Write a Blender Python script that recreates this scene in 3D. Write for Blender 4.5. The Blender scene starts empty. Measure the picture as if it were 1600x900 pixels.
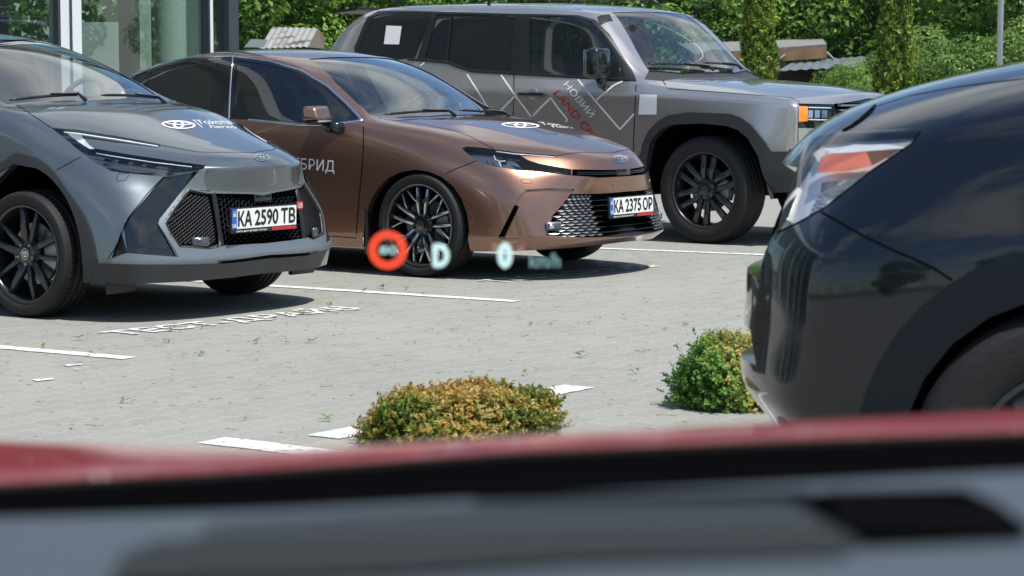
import bpy, bmesh, math, random
import numpy as np
from mathutils import Vector, Matrix
from mathutils.bvhtree import BVHTree
from mathutils.geometry import interpolate_bezier
R = math.radians
SC = bpy.context.scene
COL = SC.collection

# ------------------------------------------------------------------ camera
CAM_H, PITCH, FPX = 1.3376, 0.0923478, 3729.4      # focal length in pixels of a 1600 wide picture
cam_d = bpy.data.cameras.new("camera"); cam = bpy.data.objects.new("camera", cam_d); COL.objects.link(cam)
cam.location = (0, 0, CAM_H); cam.rotation_euler = (math.pi/2 - PITCH, 0, 0)
cam_d.sensor_width = 36; cam_d.lens = FPX/1600*36
cam_d.clip_start = .05; cam_d.clip_end = 2000
cam_d.dof.use_dof = True; cam_d.dof.focus_distance = 15.5; cam_d.dof.aperture_fstop = 9
SC.camera = cam

# ------------------------------------------------------------------ light
SUN_EL, SUN_AZ = R(63), math.atan2(-.70, .72)      # sun azimuth measured from +X
sd = bpy.data.lights.new("sun", 'SUN'); sun = bpy.data.objects.new("sun", sd); COL.objects.link(sun)
sd.energy = 4.3; sd.angle = R(.55); sd.color = (1, .955, .89)
sv = Vector((math.cos(SUN_EL)*math.cos(SUN_AZ), math.cos(SUN_EL)*math.sin(SUN_AZ), math.sin(SUN_EL)))
sun.rotation_euler = sv.to_track_quat('Z', 'Y').to_euler()
W = bpy.data.worlds.new("World"); SC.world = W; W.use_nodes = True
wn, wl = W.node_tree.nodes, W.node_tree.links; wn.clear()
w_out = wn.new('ShaderNodeOutputWorld'); w_bg = wn.new('ShaderNodeBackground'); w_bg.inputs[1].default_value = .105
sky = wn.new('ShaderNodeTexSky'); sky.sky_type = 'NISHITA'; sky.sun_disc = False
sky.sun_elevation = SUN_EL; sky.sun_rotation = math.pi/2 - SUN_AZ; sky.dust_density = .6; sky.air_density = 1.0
tc = wn.new('ShaderNodeTexCoord'); sx = wn.new('ShaderNodeSeparateXYZ'); wl.new(tc.outputs['Generated'], sx.inputs[0])
mx = wn.new('ShaderNodeMath'); mx.operation = 'MAXIMUM'; mx.inputs[1].default_value = .06; wl.new(sx.outputs[2], mx.inputs[0])
dv = wn.new('ShaderNodeVectorMath'); dv.operation = 'DIVIDE'
cb = wn.new('ShaderNodeCombineXYZ')
for k in range(3): wl.new(mx.outputs[0], cb.inputs[k])
wl.new(tc.outputs['Generated'], dv.inputs[0]); wl.new(cb.outputs[0], dv.inputs[1])
nz = wn.new('ShaderNodeTexNoise'); nz.inputs['Scale'].default_value = .85; nz.inputs['Detail'].default_value = 7; nz.inputs['Roughness'].default_value = .58; nz.inputs['Distortion'].default_value = .25
wl.new(dv.outputs[0], nz.inputs['Vector'])
cr = wn.new('ShaderNodeValToRGB'); cr.color_ramp.elements[0].position = .50; cr.color_ramp.elements[1].position = .68
wl.new(nz.outputs[0], cr.inputs[0])
mixw = wn.new('ShaderNodeMixRGB'); mixw.inputs[2].default_value = (7.0, 7.1, 7.2, 1)
wl.new(cr.outputs[0], mixw.inputs[0]); tint = wn.new('ShaderNodeMixRGB'); tint.blend_type = 'MULTIPLY'; tint.inputs[0].default_value = 1; tint.inputs[2].default_value = (.82, .95, 1.08, 1); wl.new(sky.outputs[0], tint.inputs[1]); wl.new(tint.outputs[0], mixw.inputs[1]); wl.new(mixw.outputs[0], w_bg.inputs[0]); wl.new(w_bg.outputs[0], w_out.inputs[0])
SC.view_settings.view_transform = 'Standard'; SC.view_settings.look = 'None'; SC.view_settings.gamma = 1
SC.view_settings.exposure = 0.40
SC.render.engine = 'CYCLES'
SC.cycles.max_bounces = 8; SC.cycles.transparent_max_bounces = 16; SC.cycles.caustics_reflective = False; SC.cycles.caustics_refractive = False
SC.cycles.sample_clamp_indirect = 6

def ray(u, v):
    """viewing ray of a spot of the photograph, used to take measurements on the real surfaces"""
    a = (u-800)/FPX; b = -(v-450)/FPX; c, s = math.cos(PITCH), math.sin(PITCH)
    return Vector((0, 0, CAM_H)), Vector((a, c+b*s, -s+b*c)).normalized()
def ground(u, v, z=0):
    o, d = ray(u, v); t = (z-o.z)/d.z; return o+d*t
def at_depth(u, v, Y):
    o, d = ray(u, v); return o+d*(Y/d.y)

# ------------------------------------------------------------------ materials
def nmat(name):
    m = bpy.data.materials.new(name); m.use_nodes = True; nt = m.node_tree
    return m, nt, nt.nodes['Principled BSDF']
def setp(b, **k):
    al = {'spec': 'Specular IOR Level', 'coat': 'Coat Weight', 'coat_r': 'Coat Roughness', 'trans': 'Transmission Weight', 'metal': 'Metallic', 'rough': 'Roughness', 'ior': 'IOR', 'sheen': 'Sheen Weight', 'em': 'Emission Color', 'es': 'Emission Strength', 'sss': 'Subsurface Weight'}
    for n, v in k.items():
        if n in ('col', 'em'): v = tuple(v)+(1,)
        b.inputs['Base Color' if n == 'col' else al[n]].default_value = v
def simple(name, col, rough=.5, bump=0, bscale=60, var=0, **k):
    m, nt, b = nmat(name); setp(b, col=col, rough=rough, **k)
    n = nt.nodes; l = nt.links
    if bump or var:
        t = n.new('ShaderNodeTexCoord'); z = n.new('ShaderNodeTexNoise'); z.inputs['Scale'].default_value = bscale; z.inputs['Detail'].default_value = 5
        l.new(t.outputs['Object'], z.inputs['Vector'])
        if bump:
            bp = n.new('ShaderNodeBump'); bp.inputs['Strength'].default_value = bump; bp.inputs['Distance'].default_value = .01
            l.new(z.outputs[0], bp.inputs['Height']); l.new(bp.outputs[0], b.inputs['Normal'])
        if var:
            mr = n.new('ShaderNodeMapRange'); mr.inputs[3].default_value = 1-var; mr.inputs[4].default_value = 1+var; mr.inputs[1].default_value = .3; mr.inputs[2].default_value = .7
            mm = n.new('ShaderNodeMixRGB'); mm.blend_type = 'MULTIPLY'; mm.inputs[0].default_value = 1; mm.inputs[1].default_value = tuple(col)+(1,)
            l.new(z.outputs[0], mr.inputs[0]); l.new(mr.outputs[0], mm.inputs[2]); l.new(mm.outputs[0], b.inputs['Base Color'])
    return m
def paint(name, col, metal=.75, rough=.32, coat=1., flake=.25, dust=.0):
    """metallic body paint under clear coat; the back of the sheet is dark cabin trim"""
    m, nt, b = nmat(name); setp(b, col=col, metal=metal, rough=rough, coat=coat, coat_r=.02, spec=(.5 if metal > 0 else .08))
    n, l = nt.nodes, nt.links
    t = n.new('ShaderNodeTexCoord')
    v = n.new('ShaderNodeTexVoronoi'); v.inputs['Scale'].default_value = 900; l.new(t.outputs['Object'], v.inputs['Vector'])
    mr = n.new('ShaderNodeMapRange'); mr.inputs[3].default_value = 1-flake; mr.inputs[4].default_value = 1+flake
    sp = n.new('ShaderNodeSeparateColor'); l.new(v.outputs['Color'], sp.inputs[0]); l.new(sp.outputs[0], mr.inputs[0])
    mm = n.new('ShaderNodeMixRGB'); mm.blend_type = 'MULTIPLY'; mm.inputs[0].default_value = 1; mm.inputs[1].default_value = tuple(col)+(1,)
    l.new(mr.outputs[0], mm.inputs[2])
    # road dust film: a very faint lighter, rougher layer with uneven patches
    z = n.new('ShaderNodeTexNoise'); z.inputs['Scale'].default_value = 5; z.inputs['Detail'].default_value = 8; l.new(t.outputs['Object'], z.inputs['Vector'])
    dr = n.new('ShaderNodeMapRange'); dr.inputs[1].default_value = .42; dr.inputs[2].default_value = .75; dr.inputs[4].default_value = dust; l.new(z.outputs[0], dr.inputs[0])
    dm = n.new('ShaderNodeMixRGB'); dm.inputs[2].default_value = (.33, .31, .28, 1); l.new(dr.outputs[0], dm.inputs[0]); l.new(mm.outputs[0], dm.inputs[1]); l.new(dm.outputs[0], b.inputs['Base Color'])
    cr_ = n.new('ShaderNodeMapRange'); cr_.inputs[1].default_value = .3; cr_.inputs[2].default_value = .8; cr_.inputs[3].default_value = .01; cr_.inputs[4].default_value = .05; l.new(z.outputs[0], cr_.inputs[0]); l.new(cr_.outputs[0], b.inputs['Coat Roughness'])
    # faint orange peel
    z2 = n.new('ShaderNodeTexNoise'); z2.inputs['Scale'].default_value = 130; l.new(t.outputs['Object'], z2.inputs['Vector'])
    bp = n.new('ShaderNodeBump'); bp.inputs['Strength'].default_value = .025; bp.inputs['Distance'].default_value = .002; l.new(z2.outputs[0], bp.inputs['Height']); l.new(bp.outputs[0], b.inputs['Coat Normal'])
    g = n.new('ShaderNodeNewGeometry'); d = n.new('ShaderNodeBsdfDiffuse'); d.inputs[0].default_value = (.09, .088, .085, 1)
    mx_ = n.new('ShaderNodeMixShader'); l.new(g.outputs['Backfacing'], mx_.inputs[0]); l.new(b.outputs[0], mx_.inputs[1]); l.new(d.outputs[0], mx_.inputs[2])
    l.new(mx_.outputs[0], n['Material Output'].inputs[0])
    return m
def glass(name, tint, ior=1.5, dust=.02, gain=1.):
    m, nt, b = nmat(name); n, l = nt.nodes, nt.links; n.remove(b)
    tr = n.new('ShaderNodeBsdfTransparent'); tr.inputs[0].default_value = tuple(tint)+(1,)
    gl = n.new('ShaderNodeBsdfGlossy'); gl.inputs['Roughness'].default_value = .01; gl.inputs[0].default_value = (1, 1, 1, 1)
    fr = n.new('ShaderNodeFresnel'); fr.inputs[0].default_value = ior
    # transparent sheet without thickness: ignore the side it is seen from
    g = n.new('ShaderNodeNewGeometry'); mi = n.new('ShaderNodeMix'); mi.data_type = 'FLOAT'; mi.inputs[2].default_value = ior; mi.inputs[3].default_value = 1/ior; l.new(g.outputs['Backfacing'], mi.inputs[0]); l.new(mi.outputs[0], fr.inputs[0])
    df = n.new('ShaderNodeBsdfDiffuse'); df.inputs[0].default_value = (.5, .5, .48, 1)
    m1 = n.new('ShaderNodeMixShader'); m1.inputs[0].default_value = dust; l.new(tr.outputs[0], m1.inputs[1]); l.new(df.outputs[0], m1.inputs[2])
    k = n.new('ShaderNodeMath'); k.operation = 'MULTIPLY'; k.inputs[1].default_value = 1.6*gain; k.use_clamp = True; l.new(fr.outputs[0], k.inputs[0])
    m2 = n.new('ShaderNodeMixShader'); l.new(k.outputs[0], m2.inputs[0]); l.new(m1.outputs[0], m2.inputs[1]); l.new(gl.outputs[0], m2.inputs[2])
    l.new(m2.outputs[0], n['Material Output'].inputs[0]); return m
M = {}
M['paint_grey'] = paint('grey metallic paint', (.125, .147, .163), metal=.6, rough=.30, dust=.05)
M['paint_bronze'] = paint('bronze metallic paint', (.31, .165, .112), metal=.8, rough=.27, dust=.04)
M['paint_silver'] = paint('warm grey metallic paint', (.52, .50, .49), metal=.78, rough=.27, dust=.05)
M['paint_black'] = paint('black paint', (.006, .008, .013), metal=.0, rough=.25, flake=0, dust=.0)
M['paint_red'] = paint('red metallic paint', (.52, .012, .012), metal=.5, rough=.38, coat=.65, dust=.0)
M['gloss_black'] = simple('gloss black plastic', (.008, .009, .011), .08, coat=.6)
M['lamp_silver'] = simple('bright lamp housing', (.82, .83, .85), .4, metal=.1, coat=.5)
M['flare_black'] = simple('dull black flare', (.008, .012, .018), .4, spec=.25)
M['frame_grey'] = simple('satin grey frame', (.20, .225, .25), .38, metal=.5)
M['liner'] = simple('arch liner felt', (.022, .027, .034), .9)
M['satin_silver'] = simple('satin silver trim', (.36, .38, .40), .33, metal=.75)
M['cladding'] = simple('black textured plastic', (.028, .03, .033), .5, bump=.25, bscale=400, var=.12)
M['trim_black'] = simple('black trim', (.012, .012, .013), .42)
M['void'] = simple('black void', (.004, .004, .005), .9, spec=0)
M['gap'] = simple('panel gap', (.006, .006, .006), .9, spec=0)
M['rubber'] = simple('tyre rubber', (.017, .017, .0175), .68, spec=.35, bump=.15, bscale=120, var=.25)
M['chrome'] = simple('chrome', (.78, .79, .8), .09, metal=1)
M['machined'] = simple('machined alloy', (.62, .63, .65), .22, metal=1, var=.05, bscale=90)
M['rim_dark'] = simple('dark grey alloy', (.05, .053, .058), .33, metal=.6, coat=.4)
M['rim_black'] = simple('gloss black alloy', (.018, .019, .021), .22, coat=.6)
M['steel'] = simple('brake steel', (.32, .31, .3), .38, metal=.9, var=.2, bscale=30)
M['caliper'] = simple('brake caliper', (.42, .43, .44), .5, metal=.3)
M['seat'] = simple('seat fabric', (.085, .085, .088), .8)
M['trim_light'] = simple('light cabin lining', (.30, .29, .27), .8)
M['white_paint'] = simple('white lettering film', (.82, .82, .82), .4)
M['red_film'] = simple('red lettering film', (.45, .03, .03), .4)
M['plate_white'] = simple('number plate white', (.80, .81, .80), .35)
M['plate_blue'] = simple('number plate blue', (.02, .12, .50), .35)
M['plate_yellow'] = simple('number plate yellow', (.85, .60, .05), .35)
M['plate_text'] = simple('number plate black', (.01, .01, .01), .4)
M['amber'] = simple('amber lens', (1.0, .27, .03), .12, coat=1)
M['lamp_lens_clear'] = simple('clear lamp lens piece', (.55, .58, .62), .06, metal=.5, coat=1)
M['reflector'] = simple('lamp reflector', (.75, .77, .8), .12, metal=1)
M['drl'] = simple('white light guide', (.72, .76, .8), .2, coat=1)
M['lamp_dark'] = simple('dark lamp bezel', (.075, .088, .105), .22, metal=.4, coat=1)
M['glass_lamp'] = glass('lamp cover glass', (.90, .93, .95), 1.45, .0, .6)
M['glass_ws'] = glass('windscreen glass', (.74, .84, .84), 1.5, .012, 1.1)
M['glass_side'] = glass('side window glass', (.66, .78, .73), 1.5, .008, 1.1)
M['glass_dark'] = glass('privacy glass', (.07, .075, .08), 1.52, .012, 1.3)
M['underbody'] = simple('underbody', (.02, .02, .02), .8)

# ------------------------------------------------------------------ objects
def link(o, parent=None):
    COL.objects.link(o)
    if parent is not None: o.parent = parent
    return o
def thing(name, label, cat, loc=(0, 0, 0), rz=0, group=None):
    o = bpy.data.objects.new(name, None); o.empty_display_size = .2; o.location = loc; o.rotation_euler = (0, 0, rz); COL.objects.link(o)
    o['label'] = label; o['category'] = cat
    if group: o['group'] = group
    return o
def tag(o, label, cat, group=None, kind=None):
    o['label'] = label; o['category'] = cat
    if group: o['group'] = group
    if kind: o['kind'] = kind
    return o
def bm_obj(name, bm, mats, parent=None, smooth=True, label=None):
    me = bpy.data.meshes.new(name); bm.to_mesh(me); bm.free()
    for m in (mats if isinstance(mats, (list, tuple)) else [mats]): me.materials.append(m)
    if smooth: me.shade_smooth()
    else: me.shade_flat()
    o = bpy.data.objects.new(name, me); link(o, parent)
    if label: o['label'] = label
    return o
def py_obj(name, V, Fc, mats, parent=None, smooth=False, mi=None, label=None):
    me = bpy.data.meshes.new(name); me.from_pydata([tuple(v) for v in V], [], Fc)
    for m in (mats if isinstance(mats, (list, tuple)) else [mats]): me.materials.append(m)
    if mi is not None: me.polygons.foreach_set('material_index', mi)
    (me.shade_smooth if smooth else me.shade_flat)()
    o = bpy.data.objects.new(name, me); link(o, parent)
    if label: o['label'] = label
    return o
def box(bm, c, s, mtx=None, mi=0, bev=0):
    r = bmesh.ops.create_cube(bm, size=1, matrix=(mtx or Matrix()) @ Matrix.Translation(c) @ Matrix.Diagonal((*s, 1)))
    fs = list({f for v in r['verts'] for f in v.link_faces})
    for f in fs: f.material_index = mi
    if bev:
        es = list({e for f in fs for e in f.edges})
        bmesh.ops.bevel(bm, geom=es, offset=bev, segments=2, affect='EDGES', profile=.5)
def lathe(bm, prof, n=64, mtx=None, mi=0, axis='y'):
    """prof: list of (r, y); revolved about the y axis"""
    rings = []
    for r, y in prof:
        ring = []
        for i in range(n):
            a = 2*math.pi*i/n; p = Vector((r*math.cos(a), y, r*math.sin(a)))
            if axis == 'z': p = Vector((r*math.cos(a), r*math.sin(a), y))
            ring.append(bm.verts.new((mtx @ p) if mtx else p))
        rings.append(ring)
    for a, b in zip(rings, rings[1:]):
        for i in range(n):
            f = bm.faces.new((a[i], a[(i+1) % n], b[(i+1) % n], b[i])); f.material_index = mi; f.smooth = True
    return rings
def tube(bm, pts, r, n=8, mi=0, cap=True):
    pts = [Vector(p) for p in pts]; rings = []
    rr = r if isinstance(r, (list, tuple)) else [r]*len(pts)
    up = Vector((0, 0, 1))
    for i, p in enumerate(pts):
        t = (pts[min(i+1, len(pts)-1)]-pts[max(i-1, 0)]).normalized()
        s = t.cross(up); s = s.normalized() if s.length > 1e-3 else t.cross(Vector((1, 0, 0))).normalized()
        u = s.cross(t)
        rings.append([bm.verts.new(p+(s*math.cos(2*math.pi*k/n)+u*math.sin(2*math.pi*k/n))*rr[i]) for k in range(n)])
    for a, b in zip(rings, rings[1:]):
        for k in range(n):
            f = bm.faces.new((a[k], a[(k+1) % n], b[(k+1) % n], b[k])); f.material_index = mi
    if cap:
        bm.faces.new(rings[0][::-1]).material_index = mi; bm.faces.new(rings[-1]).material_index = mi
def prism(bm, pts, ext, mi=0):
    """polygon pts (3D) swept by the vector ext, closed"""
    a = [bm.verts.new(p) for p in pts]; b = [bm.verts.new(Vector(p)+Vector(ext)) for p in pts]; n = len(a)
    fs = [bm.faces.new(a[::-1]), bm.faces.new(b)]+[bm.faces.new((a[i], a[(i+1) % n], b[(i+1) % n], b[i])) for i in range(n)]
    for f in fs: f.material_index = mi
    return fs
def text_mesh(s, size=1, res=3):
    """returns verts (2D) and faces of a text outline, left baseline at the origin"""
    cu = bpy.data.curves.new('t', 'FONT'); cu.body = s; cu.size = size; cu.resolution_u = res
    o = bpy.data.objects.new('t', cu); COL.objects.link(o)
    dg = bpy.context.evaluated_depsgraph_get(); me = o.evaluated_get(dg).to_mesh()
    V = [v.co.copy() for v in me.vertices]; Fc = [tuple(p.vertices) for p in me.polygons]
    bpy.data.objects.remove(o); bpy.data.curves.remove(cu)
    return V, Fc
def norm_text(s, bold=0.0):
    """text scaled into the unit square"""
    V, Fc = text_mesh(s)
    xs = [v.x for v in V]; ys = [v.y for v in V]; x0, x1, y0, y1 = min(xs), max(xs), min(ys), max(ys)
    return [((v.x-x0)/(x1-x0), (v.y-y0)/(y1-y0)) for v in V], Fc
def logo_polys(n=40):
    """three overlapping oval rings of the emblem in the unit square, each as (outer, inner) loops"""
    def el(cx, cy, a, b): return [(cx+a*math.cos(2*math.pi*k/n), cy+b*math.sin(2*math.pi*k/n)) for k in range(n)]
    return [(el(.5, .5, .5, .5), el(.5, .5, .43, .40)), (el(.5, .5, .17, .43), el(.5, .52, .095, .33)), (el(.5, .70, .40, .22), el(.5, .70, .32, .125))]
def lerp_line(pts, x, key=0):
    """interpolate a polyline of tuples at the value x of its first entry (monotone either way)"""
    P = sorted(pts, key=lambda p: p[key])
    if x <= P[0][key]: return P[0]
    if x >= P[-1][key]: return P[-1]
    for a, b in zip(P, P[1:]):
        if a[key] <= x <= b[key]:
            t = (x-a[key])/(b[key]-a[key]) if b[key] > a[key] else 0
            return tuple(a[i]+(b[i]-a[i])*t for i in range(len(a)))
def in_poly(x, y, P):
    c = False; n = len(P); j = n-1
    for i in range(n):
        xi, yi = P[i]; xj, yj = P[j]
        if (yi > y) != (yj > y) and x < (xj-xi)*(y-yi)/(yj-yi)+xi: c = not c
        j = i
    return c
def mirv(p): return Vector((p[0], -p[1], p[2]))

def spline(pts, k=4):
    out = []; n = len(pts)
    for i in range(n-1):
        p0, p1, p2, p3 = pts[max(i-1, 0)], pts[i], pts[i+1], pts[min(i+2, n-1)]
        for j in range(k):
            t = j/k; out.append(tuple(.5*((2*b)+(-a+c_)*t+(2*a-5*b+4*c_-d)*t*t+(-a+3*b-3*c_+d)*t**3) for a, b, c_, d in zip(p0, p1, p2, p3)))
    return out+[tuple(pts[-1])]
class Car:
    def __init__(s, name, label, cat, pos, ang, group=None, near=-1):
        s.root = thing(name, label, cat, (pos[0], pos[1], 0), ang, group)
        s.M = Matrix.Translation((pos[0], pos[1], 0)) @ Matrix.Rotation(ang, 4, 'Z'); s.Mi = s.M.inverted(); s.near = near
        s.gaps = bmesh.new()
    # ---- shell
    def shell(s, sp, levels=3):
        xs, rows, tops, fr = sp['xs'], sp['rows'], sp['tops'], sp['fr']; N, Mr, P = len(xs)+2, len(rows), len(fr)-1
        V = {}
        for j, rw in enumerate(rows):
            side = rw['side']
            for i in range(N):
                V['s', i, j] = side[0] if i == 0 else side[-1] if i == N-1 else lerp_line(side, xs[i-1])
            for tag_, c in (('f', side[0]), ('r', side[-1])):
                pr = rw['front' if tag_ == 'f' else 'rear']
                for k in range(1, P+1):
                    f_, x_, z_ = lerp_line(pr+[(1, c[0], c[2])], fr[k]); V[tag_, k, j] = (x_, c[1]*fr[k], z_)
        def K(t, a, b):
            if t in 'fr' and a == 0: return ('s', 0 if t == 'f' else N-1, b)
            if t == 't':
                if b == 0: return ('s', a, Mr-1)
                if a == 0: return ('f', b, Mr-1)
                if a == N-1: return ('r', b, Mr-1)
            return (t, a, b)
        for k in range(1, P+1):
            for i in range(1, N-1):
                q = lerp_line(tops[k-1], xs[i-1]); V['t', i, k] = q[1:]
        bm = bmesh.new(); vm = {}
        def vt(key, sg):
            p = V[key]; kk = (key, sg if abs(p[1]) > 1e-6 else 0)
            if kk not in vm: vm[kk] = bm.verts.new((p[0], p[1]*sg, p[2]))
            return vm[kk]
        def quad(a, b, c, d):
            for sg in (1, -1):
                q = [vt(k, sg) for k in (a, b, c, d)]
                if sg > 0: q = q[::-1]
                if len(set(q)) == 4: bm.faces.new(q)
                elif len(set(q)) == 3: bm.faces.new(list(dict.fromkeys(q)))
        for j in range(Mr-1):
            for i in range(N-1): quad(('s', i, j), ('s', i, j+1), ('s', i+1, j+1), ('s', i+1, j))
            for k in range(P):
                quad(K('f', k+1, j), K('f', k+1, j+1), K('f', k, j+1), K('f', k, j))
                quad(K('r', k, j), K('r', k, j+1), K('r', k+1, j+1), K('r', k+1, j))
        for i in range(N-1):
            for k in range(P): quad(K('t', i, k), K('t', i, k+1), K('t', i+1, k+1), K('t', i+1, k))
        bm.normal_update()
        cl = bm.edges.layers.float.new('crease_edge')
        def edge(a, b, w):
            for sg in (1, -1):
                p, q = V.get(a), V.get(b)
                if p is None or q is None: continue
                e = bm.edges.get((vt(a, sg), vt(b, sg)))
                if e: e[cl] = w
        for kind, idx, w, lo, hi in sp.get('creases', []):
            if kind == 'row':
                for i in range(N-1):
                    if lo <= i < hi: edge(('s', i, idx), ('s', i+1, idx), w)
            elif kind == 'frow':
                for k in range(P):
                    if lo <= k < hi: edge(K('f', k, idx), K('f', k+1, idx), w)
            elif kind == 'top':
                for i in range(N-1):
                    if lo <= i < hi: edge(K('t', i, idx), K('t', i+1, idx), w)
            elif kind == 'st':
                for k in range(P):
                    if lo <= k < hi: edge(K('t', idx, k), K('t', idx, k+1), w)
            elif kind == 'fcol':
                for j in range(Mr-1):
                    if lo <= j < hi: edge(K('f', idx, j), K('f', idx, j+1), w)
        me = bpy.data.meshes.new('cage'); bm.to_mesh(me); bm.free()
        o = bpy.data.objects.new('cage', me); COL.objects.link(o)
        md = o.modifiers.new('s', 'SUBSURF'); md.levels = levels; md.render_levels = levels; md.boundary_smooth = 'PRESERVE_CORNERS'
        dg = bpy.context.evaluated_depsgraph_get(); me2 = bpy.data.meshes.new_from_object(o.evaluated_get(dg))
        bpy.data.objects.remove(o)
        s.bm = bmesh.new(); s.bm.from_mesh(me2); bpy.data.meshes.remove(me2)
        s.bm.normal_update()
        # displacement hook (large soft shapes)
        if 'disp' in sp:
            for v in s.bm.verts: v.co = sp['disp'](v.co.copy(), v.normal.copy())
            s.bm.normal_update()
        s.vn = [v.normal.copy() for v in s.bm.verts]; s.vc = [v.co.copy() for v in s.bm.verts]
        s.bf = []
        for f in s.bm.faces:
            ids = [v.index for v in f.verts]
            for a in range(1, len(ids)-1): s.bf.append((ids[0], ids[a], ids[a+1]))
        s.bvh = BVHTree.FromPolygons(s.vc, s.bf)
        s.pl = s.bm.faces.layers.int.new('panel'); s.ids = {'body': 0}; s.names = {0: 'body'}
    def nrm(s, p):
        loc, n, i, d = s.bvh.find_nearest(p); a, b, c = s.bf[i]; A, B, C_ = s.vc[a], s.vc[b], s.vc[c]
        v0, v1, v2 = B-A, C_-A, loc-A; d00, d01, d11, d20, d21 = v0.dot(v0), v0.dot(v1), v1.dot(v1), v2.dot(v0), v2.dot(v1)
        de = d00*d11-d01*d01
        if abs(de) < 1e-14: return n
        v = (d11*d20-d01*d21)/de; w = (d00*d21-d01*d20)/de
        return (s.vn[a]*(1-v-w)+s.vn[b]*v+s.vn[c]*w).normalized()
    # ---- measuring
    def P1(s, e, fb=None):
        if len(e) == 3 and e[0] == 'c':
            o, d = s.lray(e[1], e[2]); t = -o.y/d.y; return o+d*t
        if len(e) == 3: return Vector(e)
        o, d = s.lray(*e); h = s.bvh.ray_cast(o, d)
        if h[0] is not None: return h[0]
        # beside the outline: nearest surface point to the ray
        best = None
        for k in range(400):
            p = o+d*(k*.1); q = s.bvh.find_nearest(p)
            if best is None or q[3] < best[0]: best = (q[3], q[0], k*.1)
        for k in range(-20, 21):
            p = o+d*(best[2]+k*.01); q = s.bvh.find_nearest(p)
            if q[3] < best[0]: best = (q[3], q[0], best[2])
        return best[1]
    def lray(s, u, v):
        o, d = ray(u, v); return s.Mi @ o, (s.Mi.to_3x3() @ d)
    def on(s, u, v, ax, val):
        o, d = s.lray(u, v); t = (val-o[ax])/d[ax]; return o+d*t
    def PL(s, L): return [s.P1(e) for e in L]
    # ---- cutting panels
    def cut(s, name, pts, d, only=('body',), sym=False, both=True, dmin=.02, reach=.3):
        P = s.PL(pts)
        if sym: P = P+[mirv(p) for p in P[::-1] if abs(p.y) > 1e-4]
        jobs = [(name, P, Vector(d).normalized())]
        if both and not sym: jobs.append((name+'#2', [mirv(p) for p in P][::-1], mirv(d).normalized()))
        oi = {s.ids[k] for o_ in only for k in s.ids if k == o_ or k == o_+'#2'}
        for nm, Q, dd in jobs:
            if nm not in s.ids: s.ids[nm] = len(s.ids); s.names[s.ids[nm]] = nm
            e1 = dd.cross(Vector((0, 0, 1)) if abs(dd.z) < .9 else Vector((1, 0, 0))).normalized(); e2 = dd.cross(e1)
            q2 = [(p.dot(e1), p.dot(e2)) for p in Q]; ds = [p.dot(dd) for p in Q]
            x0, x1 = min(q[0] for q in q2), max(q[0] for q in q2); y0, y1 = min(q[1] for q in q2), max(q[1] for q in q2); dl, dh = min(ds)-reach, max(ds)+reach
            def fb(f):
                a = [v.co.dot(e1) for v in f.verts]; b = [v.co.dot(e2) for v in f.verts]; return min(a), max(a), min(b), max(b)
            def ok(f):
                if f[s.pl] not in oi or f.normal.dot(dd) < dmin: return False
                c = f.calc_center_median().dot(dd)
                return dl < c < dh
            cand = {}
            for f in s.bm.faces:
                if ok(f):
                    b = fb(f)
                    if b[1] > x0 and b[0] < x1 and b[3] > y0 and b[2] < y1: cand[f] = b
            n = len(Q)
            for i in range(n):
                a, b = Q[i], Q[(i+1) % n]; no = (b-a).cross(dd)
                if no.length < 1e-9: continue
                ex0, ex1 = sorted((q2[i][0], q2[(i+1) % n][0])); ey0, ey1 = sorted((q2[i][1], q2[(i+1) % n][1])); m_ = 1e-4
                sel = [f for f, bb in cand.items() if bb[1] > ex0-m_ and bb[0] < ex1+m_ and bb[3] > ey0-m_ and bb[2] < ey1+m_]
                if not sel: continue
                es = {e for f in sel for e in f.edges}; vs = {v for f in sel for v in f.verts}
                r = bmesh.ops.bisect_plane(s.bm, geom=list(sel)+list(es)+list(vs), dist=2e-5, plane_co=a, plane_no=no.normalized())
                for f in [f for f in cand if not f.is_valid]: del cand[f]
                for g in r['geom']:
                    if isinstance(g, bmesh.types.BMFace): cand[g] = fb(g)
            for f in cand:
                c = f.calc_center_median()
                if in_poly(c.dot(e1), c.dot(e2), q2): f[s.pl] = s.ids[nm]
        return P
    def dense(s, pts, step=7, closed=False):
        """photograph-measured outline made denser and laid on the surface"""
        L = list(pts)+([pts[0]] if closed else []); out = []
        for a, b in zip(L, L[1:]):
            if len(a) == 2 and len(b) == 2:
                n = max(1, int(math.hypot(a[0]-b[0], a[1]-b[1])/step))
                for k in range(n): out.append(s.P1((a[0]+(b[0]-a[0])*k/n, a[1]+(b[1]-a[1])*k/n)))
            else:
                A, B = s.P1(a), s.P1(b); n = max(1, int((A-B).length/.05))
                for k in range(n): out.append(s.snap(A.lerp(B, k/n)))
        if not closed: out.append(s.P1(L[-1]))
        return out
    def snap(s, p): return s.bvh.find_nearest(p)[0]
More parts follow.
